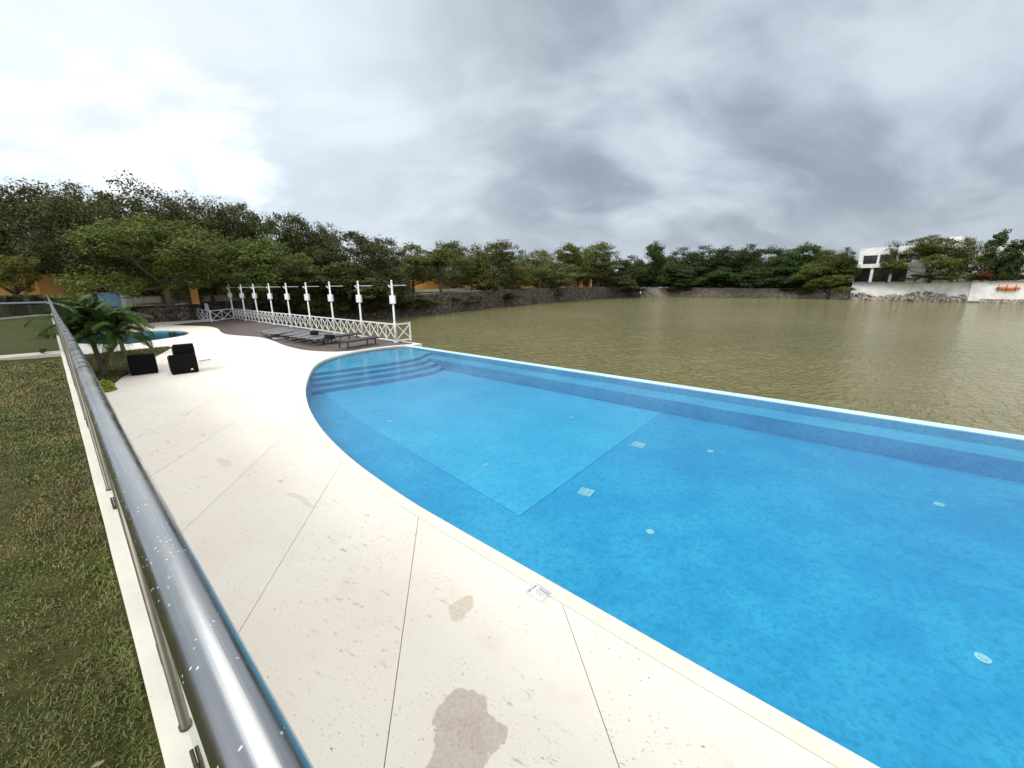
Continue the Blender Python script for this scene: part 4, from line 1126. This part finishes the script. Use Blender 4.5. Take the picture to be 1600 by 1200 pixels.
def palm(base, stems, label, fl, nf=15, seed=0):
    R = random.Random(seed)
    e = empty('palm_tree', base, 0, label, 'palm')
    for (dx, dy, h, r) in stems:
        g = MB(); pts = [(dx*t_*t_, dy*t_*t_, h*t_-.05) for t_ in (0,.12,.3,.5,.75,1)]
        g.tube(pts, [r*1.7, r*1.25, r, r*.9, r*.85, r*.8], 12); g.build('trunk', M_PALMB, e)
        g = MB(); g.tube([(dx,dy,h-.07),(dx,dy,h+.18),(dx,dy,h+.42)], [r*.95, r*.9, r*.4], 10); g.build('crownshaft', plain('green_crownshaft', (.10,.13,.035), .5), e)
        for k in range(nf):
            q = k/nf; mi = min(3, int(q*4)); o = link('frond', FR[mi], None, e)
            o.location = (dx, dy, h+.36-.10*q); o.rotation_euler = (R.uniform(-.12,.12), R.uniform(-.12,.12), k*2.39996+R.uniform(-.2,.2)); s = fl*R.uniform(.85,1.12); o.scale = (s, s, s)
pb = gp(163, 587)
palm(pb, [(-.22,.1,1.25,.075), (.30,.35,1.05,.065)], 'leafy double-stemmed palm in the grass bed beside the railing', 1.38, 24, 3)
pb = gp(195, 556)
palm(pb, [(-.05,0,1.0,.08)], 'smaller palm behind the double-stemmed palm, beside the small pool', 1.2, 17, 5)

# ------------------------------------------------------------------ ochre wall, pillars, blue fountain wall, low walls, lamps
ow = [(-260,29),(-60,33),(60,36),(230,44),(420,60),(620,78),(760,96),(950,128)]
pts = [at(u, 445, Yd) for u, Yd in ow]
oe = empty('boundary_wall', (0,0,0), 0, 'long ochre rendered boundary wall behind the left trees', 'wall')
for i in range(len(pts)-1):
    g = MB(); a, b_ = pts[i], pts[i+1]; d_ = (b_-a); d_.z = 0; nr = Vector((-d_.y, d_.x,0)).normalized()*.12
    g.poly([a-nr, b_-nr, b_+nr, a+nr], 1.2, 4.05-.0*i); g.build('wall_section', M_OCHRE, oe)
    g = MB(); g.poly([a-nr*1.5, b_-nr*1.5, b_+nr*1.5, a+nr*1.5], 4.052, 4.15); g.build('wall_cap', M_OCHRE, oe)
for (u, v0, v1, Yd, w_, lab) in ((302,450,474,38,.55,'ochre gate pillar on the path above the rubble wall, left of the white fence'), (468,440,466,56,.45,'thin ochre pillar behind the fifth white post'), (627,446,458,75,.6,'short ochre pillar at the foot of the thin street lamp'), (855,436,450,100,.7,'ochre pillar among the trunks left of the two far ones'), (908,437,449,108,.7,'left one of the two far ochre pillars'), (922,437,449,110,.7,'right one of the two far ochre pillars')):
    a = at(u, v0, Yd); e = empty('gate_pillar', (a.x, a.y, 1.35), .6, lab, 'pillar')
    g = MB(); g.box((0,0,(a.z-1.35)/2-.06), (w_,w_,a.z-1.35-.12)); g.build('shaft', M_OCHRE, e)
    g = MB(); g.box((0,0,a.z-1.35-.05), (w_*1.15,w_*1.15,.12), bev=.02); g.build('cap', M_OCHRE, e)
# low white kerb wall along the far path
for (u0, u1, Yd, z1, lab) in ((205,250,41,2.0,'low white wall right of the blue tiled wall'), (262,300,43,1.95,'low white wall piece left of the ochre gate pillar'), (312,372,45,2.0,'low white wall piece right of the ochre gate pillar'), (600,790,74,2.05,'low white wall below the flat-topped tree'), (795,950,104,2.0,'low white wall along the far end of the left bank')):
    a, b_ = at(u0, 455, Yd), at(u1, 455, Yd+(14 if u1-u0 > 100 else 2)); nr = Vector((0,.12,0))
    g = MB(); g.poly([a-nr, b_-nr, b_+nr, a+nr], 1.3, z1-.06); g.poly([a-nr*1.4, b_-nr*1.4, b_+nr*1.4, a+nr*1.4], z1-.057, z1)
    tag(g.build('low_wall', plain('dirty_white_render', (.60,.56,.48), .9, var=.25, scale=.7)), lab, 'wall')
# blue fountain wall
a, b_ = gp(131,504), gp(203,503.6); d_ = (b_-a).normalized(); Lb = (b_-a).length; ze = at(165,459.5,a.y).z
fe = empty('water_wall', tuple(a), math.atan2(d_.y, d_.x), 'blue tiled water wall between white pillars beyond the small pool', 'wall')
g = MB(); g.box((Lb/2, .2, ze/2), (Lb-.4, .25, ze)); g.build('tiled_panel', M_BLUEW, fe)
for x in (.0, Lb): g = MB(); g.box((x, .15, ze/2), (.45, .5, ze+.02), bev=.03); g.build('pillar', M_WALLW, fe)
g = MB(); g.box((Lb/2, .2, ze+.055), (Lb-.46, .34, .10)); g.build('cap', M_BLUEW, fe)
for (u, vt, Yd, lab) in ((622, 400, 76, 'thin pale street lamp right of the last white post'), (798, 406, 100, 'second thin street lamp above the middle of the left bank')):
    t_ = at(u, vt, Yd); e = empty('street_lamp', (t_.x, t_.y, 1.4), 0, lab, 'street lamp')
    h = t_.z-1.4; g = MB(); g.tube([(0,0,0),(0,0,h)], [.09,.06], 8); g.build('pole', M_GREYMET, e); g = MB(); g.box((.05,0,h+.05), (.5,.35,.25), bev=.05); g.build('lamp_head', M_WHITE, e)

# ------------------------------------------------------------------ white fence with tall posts
def fence_panel(a, b_, npan, parent, z0=.10, z1=.92):
    a, b_ = Vector(a), Vector(b_); A = lambda p, z: Vector((p.x, p.y, z))
    MB().bar(A(a,z1), A(b_,z1), .06, .06).build('top_rail', M_WHITE, parent); MB().bar(A(a,z0), A(b_,z0), .05, .06).build('bottom_rail', M_WHITE, parent)
    for k in range(npan):
        p, q = a.lerp(b_, k/npan), a.lerp(b_, (k+1)/npan)
        MB().bar(A(p,z0+.03), A(q,z1-.03), .03, .04).build('cross_bar', M_WHITE, parent)
        MB().bar(A(p,z1-.03)+fn*.032, A(q,z0+.03)+fn*.032, .03, .04).build('cross_bar', M_WHITE, parent)
        if k: MB().bar(A(p,z0+.03), A(p,z1-.03), .035, .035).build('baluster', M_WHITE, parent)
fe = empty('deck_fence', tuple(P1), 0, 'white railing of crossed bars along the lake side of the wooden deck', 'fence')
fe.location = (0,0,0)
P9p = P9
pp = [P1.lerp(P9, (i/8)) for i in range(9)]
for i in range(8): fence_panel(pp[i]+fd*.06, pp[i+1]-fd*.06, 4, fe)
g0 = gp(331,503.2); g1 = gp(326,502.6); g2 = gp(305,497.6)
endp = P9+fn*.85+fd*.05
cornr = P9-fn*.12
fence_panel(P9+fn*.06, endp, 1, fe)
for q in (endp, g0): MB().bar((q.x,q.y,0),(q.x,q.y,.98), .07, .07).build('end_post', M_WHITE, fe)
fence_panel(P1-fn*.06, g0, 2, fe)
f2 = empty('deck_fence', (0,0,0), 0, 'short piece of white railing left of the pale notice board', 'fence')
fence_panel(g1, g2, 3, f2, .12, .95)
for q in (g1, g2): MB().bar((q.x,q.y,0),(q.x,q.y,.98), .06, .06).build('end_post', M_WHITE, f2)
# lamp posts of the fence
def tall_post():
    e = empty('mast', (0,0,0)); a = math.atan2(fn.y, fn.x)
    g = MB(); g.tube([(0,0,0),(0,0,1.0),(0,0,1.05),(0,0,2.95)], [.062,.062,.05,.045], 12); g.build('pole', M_WHITE, e)
    g = MB(); g.cyl((0,0,0), .10, .05, 14); g.build('base_plate', M_WHITE, e)
    g = MB(); g.bar(Vector((0,0,2.80))-fn*.2, Vector((0,0,2.80))+fn*.82, .035, .035); g.build('arm', M_WHITE, e)
    g = MB(); g.tube([Vector((0,0,2.62)), Vector((0,0,2.68))-fn*.07, Vector((0,0,2.80))-fn*.2], [.03,.03,.02], 8); g.build('brace', M_WHITE, e)
    g = MB(); g.tube([(0,0,2.95),(0,0,3.02),(0,0,3.06)], [.055,.05,.01], 12); g.build('finial', M_WHITE, e)
    g = MB(); g.box((0,0,0), (.27,.20,.40), bev=.02); o = g.build('lamp_box', M_WHITE, e); o.location = (0,-.02,2.12)
    return e
ords = ['leftmost','second from left','third from left','fourth from left','middle','fourth from right','third from right','second from right','rightmost']
extra = ['where the railing bends toward the notice board','','','','behind the stacked grey loungers','','','','at the pool corner over the water']
mp = tall_post()
for i, p in enumerate(pp):
    o = mp if i == 0 else dup(mp)
    o.location = (p.x, p.y, .012); o.rotation_euler = (random.uniform(-.008,.008), random.uniform(-.012,.012), 0)
    tag(o, 'tall white mast with arm and square box, %s of nine' % ords[i], 'mast', 'white masts along the deck fence')
# notice board
e = empty('notice_board', tuple(gp(328,502.8)), -.5, 'pale blue notice board on two posts at the gap in the white railing', 'sign')
for x in (-.17,.17): MB().bar((x,0,0),(x,0,1.45), .05,.05).build('post', plain('pale_blue_paint', (.45,.52,.66), .5), e)
MB().box((0,-.035,1.2),(.55,.03,.62), bev=.008).build('board', plain('pale_board', (.55,.60,.66), .5), e)

# ------------------------------------------------------------------ furniture
def armchair(w_=.86, d_=.82, h=.68, seat=.36, label='', stacked=False):
    e = empty('armchair', (0,0,0), 0, label, 'armchair', 'black rattan armchairs on the terrace')
    MB().box((0,0,seat/2-.02),(w_-.02,d_-.02,seat-.08), bev=.015).build('base', M_WICK, e)
    for s in (-1,1):
        MB().box((s*(w_/2-.07),.0,h*.42+.02),(.14,d_,h*.84-.04), bev=.02).build('armrest', M_WICK, e)
    MB().box((0,-d_/2+.07,h/2+.02),(w_-.02,.14,h-.04), rx=.06, bev=.02).build('backrest', M_WICK, e)
    MB().box((0,.05,seat+.02),(w_-.32,d_-.24,.13), bev=.03).build('seat_cushion', M_BLACK, e)
    for sx in (-1,1):
        for sy in (-1,1): MB().box((sx*(w_/2-.06), sy*(d_/2-.06), .015),(.05,.05,.03)).build('leg', M_DKMETAL, e)
    return e
c1 = gp(231,584.5); face = math.radians(-20)
ch = armchair(w_=.70, d_=.72, label='low black rattan armchair nearest the palms, its back to the camera'); ch.location = c1+Vector((-.26,.18,0)); ch.rotation_euler = (0,0,math.radians(44))
c2 = gp(291,583)
ch2 = armchair(w_=.72, d_=.74, h=.66, label='lower black rattan armchair of the stacked pair, with a small white tag'); ch2.location = c2+Vector((-.19,.18,0)); ch2.rotation_euler = (0,0,math.radians(44))
MB().box((.18,-.382,.13),(.06,.012,.05), rx=.06).build('tag', M_WHITE, ch2)
ch3 = armchair(w_=.56, d_=.60, h=.62, seat=.34, label='upper black rattan armchair sitting in the lower one of the stacked pair'); ch3.location = c2+Vector((-.17,.28,.36)); ch3.rotation_euler = (0,0,math.radians(44))
bp0, bp1 = gp(311,564,.04), gp(329,561.5,.04)
g = MB(); g.bar(bp0, bp1, .04, .03); tag(g.build('metal_bar', M_GREYMET), 'thin grey metal bar lying on the pale slabs right of the stacked armchairs', 'bar')

# loungers with wavy frames
def lounger():
    e = empty('sun_lounger', (0,0,0))
    L = 1.95; w_ = .57
    for s in (-1,1):
        pts = [Vector((x, s*w_/2, .17+.14*math.sin(x/L*2*PI*2.0+1.2)*(1 if .0 < x < L else 1))) for x in np.linspace(0, L, 33)]
        g = MB(); g.tube(pts, .018, 8); g.build('wavy_frame', M_DKMETAL, e)
        g = MB(); g.bar((0.02, s*w_/2*.98, .33), (L, s*w_/2*.98, .34), .03, .03); g.build('side_rail', M_GREYMET, e)
    g = MB()
    g.box((L/2, 0, .335), (L-.06, w_-.05, .012)); g.build('sling', M_SLING, e)
    for x in (.02, L): MB().bar((x,-w_/2,.335),(x,w_/2,.335), .03).build('end_bar', M_GREYMET, e)
    return e
lp = lounger()
lstart = [gp(u, v, .2) for u, v in ((411,522),(419,524.5),(430,525.5),(447,528),(461,530.5),(473,532.5),(487,534.5))]
lend = [gp(u, v, .2) for u, v in ((455,514),(464,515.5),(474,517),(486,519),(499,521),(513,524),(529,526.5))]
ladj = ['end one nearest the notice board','second from the far end','third from the far end','just behind the white round disc','next after the white round disc','with the second black block near its head','closest to the dark wooden benches']
for i in range(7):
    o = lp if i == 0 else dup(lp)
    a, b_ = lstart[i], lend[i]
    o.location = (a.x, a.y, .014); o.rotation_euler = (0,0,math.atan2(b_.y-a.y, b_.x-a.x)+random.uniform(-.03,.03))
    tag(o, 'grey wavy-framed sun lounger, '+ladj[i], 'sun lounger', 'grey wavy-framed loungers on the deck')
for (u, v, s, lab) in ((491,521.5,.38,'left black padded headrest block lying across the grey loungers'), (515,527.5,.5,'right black padded headrest block on the last grey lounger')):
    p = gp(u, v, .42); MBo = MB().box((0,0,0),(s,.24,.20), bev=.03).build('headrest', M_BLACK); MBo.location = (p.x, p.y, .46); MBo.rotation_euler = (0,0,-.55)
    tag(MBo, lab, 'headrest')
def bench(label, a, b_):
    a = Vector((a.x,a.y,0)); b_ = Vector((b_.x,b_.y,0)); L = 1.95
    e = empty('flat_lounger', (a.x, a.y, .014), math.atan2(b_.y-a.y, b_.x-a.x), label, 'sun lounger', 'flat dark loungers on the deck')
    w_ = .62
    for s in (-1,1): MB().box((L/2, s*w_/2, .31),(L,.045,.06)).build('side_rail', M_DKMETAL, e)
    for x in (.02, L-.02): MB().box((x,0,.31),(.045,w_-.05,.06)).build('end_rail', M_DKMETAL, e)
    MB().box((L/2,0,.335),(L-.1,w_-.06,.012)).build('sling', plain('black_sling', (.03,.028,.027), .7), e)
    for x in (.08, L-.30):
        for s in (-1,1): MB().box((x, s*w_/2, .14),(.045,.045,.28)).build('leg', M_DKMETAL, e)
bench('flat dark lounger on the deck between the grey row and the one nearest the pool', gp(510,536,.05), gp(563,528,.05))
bench('flat dark lounger on the deck nearest the pool', gp(535,543.5,.05), gp(591,534.5,.05))
p = gp(438,529); g = MB(); g.cyl((0,0,0), .38, .05, 32, .36); g.cyl((0,0,.05), .06, .03, 14); o = g.build('round_disc', M_DISC); o.location = (p.x,p.y,.014)
tag(o, 'white round parasol base lying flat on the edge of the wooden deck', 'parasol base')
# depth plaque set in the terrace slabs
cn = [gp(u, v, .004) for u, v in ((820,924.5),(838,910.5),(863,927),(846,943))]
ctr = sum(cn, Vector())/4; ux = (cn[2]-cn[1]); wx_ = ux.length; uy = cn[1]-cn[0]; wy_ = uy.length
pe = empty('plaque', tuple(ctr), math.atan2(ux.y, ux.x), 'small white framed plaque with printed lines set in the slabs at the pool edge', 'plaque')
MP_W = plain('white_plaque_face', (.80,.79,.76), .5); MP_G = plain('grey_print', (.33,.33,.38), .6); MP_K = plain('black_print', (.02,.02,.015), .6); MP_R = plain('reddish_print', (.50,.30,.20), .6); MP_T = plain('teal_print', (.35,.55,.55), .6)
MB().box((0,0,0),(wx_,wy_,.010)).build('plate', MP_W, pe)
z = .0062
g = MB()
for s in (-1,1): g.box((0, s*(wy_/2-.008), z),(wx_-.01,.004,.002)); g.box((s*(wx_/2-.008),0,z),(.004,wy_-.02,.002))
g.build('frame_line', MP_G, pe)
g = MB(); 
for k in range(11): g.box((-wx_*.12+k*wx_*.054, wy_*.22, z),(wx_*.036,wy_*.11,.002)); 
for k in range(13): g.box((-wx_*.14+k*wx_*.048, wy_*.36, z),(wx_*.030,wy_*.05,.002))
g.build('print_line', MP_G, pe)
g = MB(); g.box((-wx_*.36, -wy_*.06, z),(wx_*.03,wy_*.5,.002)); g.box((-wx_*.36, wy_*.2, z+.001),(wx_*.07,wy_*.09,.002), rz=.78); g.box((-wx_*.36, -wy_*.32, z+.001),(wx_*.07,wy_*.09,.002), rz=.78); g.build('arrow_mark', MP_K, pe)
g = MB()
for k in range(12): g.box((-wx_*.18+k*wx_*.048, wy_*.02, z),(wx_*.030,wy_*.055,.002))
for k in range(6): g.box((-wx_*.06+k*wx_*.06, -wy_*.14, z),(wx_*.038,wy_*.06,.002))
g.build('print_line', MP_R, pe)
g = MB(); g.cyl((-wx_*.33, wy_*.34, z-.001), wx_*.06, .002, 14); g.build('emblem', MP_T, pe)

# ------------------------------------------------------------------ white houses and quay
QA, QB = gp(1325,468,LZ), gp(1600,473,LZ); qd = (QB-QA).normalized(); qn = Vector((-qd.y, qd.x, 0))
if qn.y < 0: qn = -qn
def on_quay(u, v, back):
    """point seen at (u,v) on the vertical plane parallel to the quay, set back"""
    d_ = ray(u, v); o = QA+qn*back; k = ((o.x)*qn.x+(o.y)*qn.y)/(d_.x*qn.x+d_.y*qn.y)
    return Vector((d_.x*k, d_.y*k, CAMZ+d_.z*k))
def s_of(u, back): p = on_quay(u, 445, back); return (p-QA).dot(qd)
def qp(s, b_, z=0): q = QA+qd*s+qn*b_; return Vector((q.x, q.y, z))
qe = empty('quay_wall', (0,0,0), 0, 'white rendered quay wall along the lake in front of the white houses', 'wall')
s_st = s_of(1523, 0)
def qbox(s0, s1, b0, b1, z0, z1, name, m, parent):
    g = MB(); g.poly([qp(s0,b0), qp(s1,b0), qp(s1,b1), qp(s0,b1)], z0, z1); return g.build(name, m, parent)
qbox(.0, s_st-.4, .0+.9, 1.4, -1.6, 2.32, 'wall_section', M_WALLW, qe)
qbox(s_st-.4, s_st+1.6, .2, 1.4, -1.3, 2.5, 'pillar', M_WALLW, qe)
qbox(s_st+1.6, s_st+50, .5, 1.4, -1.6, 2.32, 'wall_section', M_WALLW, qe)
qbox(s_st+1.2, s_st+50, -.4, .498, -1.6, -.85, 'ledge', M_ROCK2, qe)
# riprap: rubble at the foot of the left section, stones one by one
re = empty('riprap', (0,0,0), 0, 'pile of grey-brown boulders at the foot of the white quay wall', 'rocks')
stm = []
for sd in range(4):
    bm = bmesh.new(); bmesh.ops.create_icosphere(bm, subdivisions=1, radius=.5)
    for v in bm.verts: v.co *= 1+.3*noise.noise(v.co*2+Vector((sd*9,0,0))); v.co.z *= .7
    me = bpy.data.meshes.new('boulder'); bm.to_mesh(me); bm.free(); me.materials.append(M_ROCK2); stm.append(me)
for i in range(230):
    s_ = random.uniform(.2, s_st-.6); r_ = random.random(); hh = 1.1+.6*noise.noise(Vector((s_*.3,0,0)))+(.5 if 9 < s_ < 15 else 0)
    o = link('boulder', stm[i%4], None, re); o.location = qp(s_, .85-r_*1.1, -1.45+hh*(1-r_)*random.uniform(.7,1.15)); sc = random.uniform(.35,.95); o.scale = (sc*1.2, sc, sc); o.rotation_euler = (random.uniform(0,.6), random.uniform(0,.6), random.uniform(0,6.3))
# house with large windows
BK = 5.0
ga = empty('white_house', (0,0,0), 0, 'white two-storey house with large dark windows across the lake', 'house')
sl0, su0 = s_of(1325, BK), s_of(1334, BK)
zmid0, zmid1 = on_quay(1345,419,BK).z, on_quay(1345,413,BK).z
zroof = on_quay(1342,388.5,BK).z; zb = 2.3
s_end = s_of(1420, BK)
def framed(s0, s1, z0, z1, wins, depth, name):
    """facade made of a slab pieces round the openings, windows set back"""
    xs = [s0]+[x for w0, w1 in wins for x in (w0, w1)]+[s1]
    for k in range(0, len(xs), 2): qbox(xs[k], xs[k+1], BK, BK+.4, z0, z1, 'wall', M_WALLW, ga)
    for w0, w1 in wins:
        f = MB(); f.bar(qp((w0+w1)/2-.0, BK+.30, z0+.05), qp((w0+w1)/2, BK+.30, z1-.05), .06); 
        fo = f.build('mullion', M_DKMETAL, ga)
        qbox(w0, w1, BK+.35, BK+.38, z0, z1, 'window', M_WIN, ga)
lw_ = [(s_of(a, BK), s_of(b_, BK)) for a, b_ in ((1332.5,1356),(1360.5,1386),(1390,1413))]
uw_ = [(s_of(a, BK), s_of(b_, BK)) for a, b_ in ((1341,1362.5),(1366,1391),(1395,1416))]
framed(sl0, s_end+2, zb, zmid0, lw_, .4, 'lower')
qbox(sl0-.3, s_end+2, BK-.35, BK+7, zmid0, zmid1, 'slab', M_WALLW, ga)
zu0, zu1 = zmid1, on_quay(1352,399.5,BK).z
framed(su0, s_end+2, zu0, zu1, uw_, .4, 'upper')
qbox(su0, s_end+2, BK, BK+7, zu1, zroof, 'parapet', M_WALLW, ga)
qbox(sl0, sl0+.3, BK+.4, BK+7, zb, zmid0, 'side_wall', M_WALLW, ga); qbox(su0, su0+.3, BK+.4, BK+7, zu0, zu1, 'side_wall', M_WALLW, ga)
qbox(s_of(1320,BK+6), sl0, BK+3, BK+3.3, 1.9, 2.3+1.6, 'side_wall', M_WALLW, ga)
hb_ = empty('white_house', (0,0,0), 0, 'taller white house half hidden behind the spreading tree', 'house')
b2 = 9.0
qbox(s_of(1455,b2), s_of(1486,b2), b2, b2+6, 2.2, on_quay(1475,371,b2).z, 'tower', M_WALLW, hb_)
qbox(s_of(1418,b2), s_of(1455,b2)-.01, b2+.5, b2+6, 2.2, on_quay(1440,387,b2).z, 'wall', M_WALLW, hb_)
qbox(s_of(1440,b2), s_of(1452,b2), b2+.44, b2+.497, 4.2, 5.9, 'window', M_WIN, hb_)
hc = empty('white_house', (0,0,0), 0, 'white house with an overhanging upper storey beside the tall conifer', 'house')
b3 = 5.5
zo = on_quay(1545,404,b3).z
qbox(s_of(1500,b3), s_of(1700,b3), b3, b3+7, zo, on_quay(1545,385.5,b3).z, 'upper_storey', M_WALLW, hc)
qbox(s_of(1532,b3), s_of(1700,b3), b3+1.6, b3+7, 2.3, zo-.003, 'wall', plain('cream_render_painted_shade', (.62,.55,.42), .8), hc)  # the overhang's shade is put into this wall's duller colour
qbox(s_of(1526,b3), s_of(1531,b3), b3, b3+.5, 2.3, zo-.003, 'column', M_WALLW, hc)
qbox(s_of(1545,b3+1.6), s_of(1556,b3+1.6), b3+1.54, b3+1.597, 2.3, 4.4, 'door', M_DKMETAL, hc)
# sloping white stair wall
g = MB(); z = 2.33; sa, sb = s_of(1508,2.6), s_of(1534,2.6)
v_ = [qp(sa,2.6,z), qp(sb,2.6,z), qp(sb,2.6,z+2.4), qp(sb-.6,2.6,z+2.4)]; v2 = [p+qn*.3 for p in v_]
b4 = [g.bm.verts.new(p) for p in v_]; b5 = [g.bm.verts.new(p) for p in v2]
g.bm.faces.new(b4); g.bm.faces.new(b5[::-1])
for k in range(4): g.bm.faces.new((b4[k], b4[(k+1)%4], b5[(k+1)%4], b5[k]))
tag(g.build('sloping_wall', M_WALLW), 'sloping white stair wall left of the magenta bougainvillea', 'wall')
# green tarpaulins between white poles, benches, kayak
te = empty('tarpaulin_screen', (0,0,0), 0, 'green tarpaulin screen between pale slanting poles beyond the quay', 'screen')
for a_, b__ in ((1562,1573),(1576,1587)): 
    s0_, s1_ = s_of(a_,2.2), s_of(b__,2.2); qbox(s0_, s1_, 2.2, 2.25, 2.5, 4.4, 'tarpaulin', M_GREENT, te)
for a_ in (1561,1574.5,1588.5): s0_ = s_of(a_,2.1); MB().bar(qp(s0_-.25,2.1,2.3), qp(s0_+.2,2.1,4.7), .10).build('pole', M_WHITE, te)
be = empty('wooden_bench', (0,0,0), 0, 'reddish wooden bench on the quay below the green tarpaulin', 'bench')
s0_, s1_ = s_of(1573,1.7), s_of(1604,1.7)
for z_ in (2.75, 3.05, 3.2): MB().bar(qp(s0_,1.7,z_), qp(s1_,1.7,z_), .06, .10).build('slat', M_REDW, be)
for s_ in np.linspace(s0_+.1, s1_-.1, 4): MB().bar(qp(s_,1.72,2.3), qp(s_,1.72,3.2), .07).build('leg', M_REDW, be)
ke = empty('kayak', (0,0,0), 0, 'orange kayak hanging on dark brackets on the white quay wall at the right', 'kayak')
sk0, sk1 = s_of(1557,.25), s_of(1597,.25); zk = on_quay(1577,450.5,.25).z
pts = [qp(sk0+(sk1-sk0)*t_, .22, zk+.10*(2*t_-1)**2) for t_ in np.linspace(0,1,15)]; rad = [.06+.36*math.sin(PI*t_)**.6 for t_ in np.linspace(0,1,15)]
g = MB(); g.tube(pts, rad, 14)
bmesh.ops.scale(g.bm, vec=(1,1,.8), space=Matrix.Translation((0,0,-zk)), verts=g.bm.verts[:]); g.build('hull', M_ORANGE, ke)
MB().tube([qp(sk0+1,-.06,zk+.2), qp(sk0+(sk1-sk0)*.5,-.16,zk+.2), qp(sk1-1,-.06,zk+.2)], .03, 6).build('rub_strip', M_WHITE, ke)
for t_ in (.12,.45,.8): s_ = sk0+(sk1-sk0)*t_; MB().bar(qp(s_,-.2,zk-.62), qp(s_,-.2,zk+.62), .06).build('bracket', M_DKMETAL, ke)
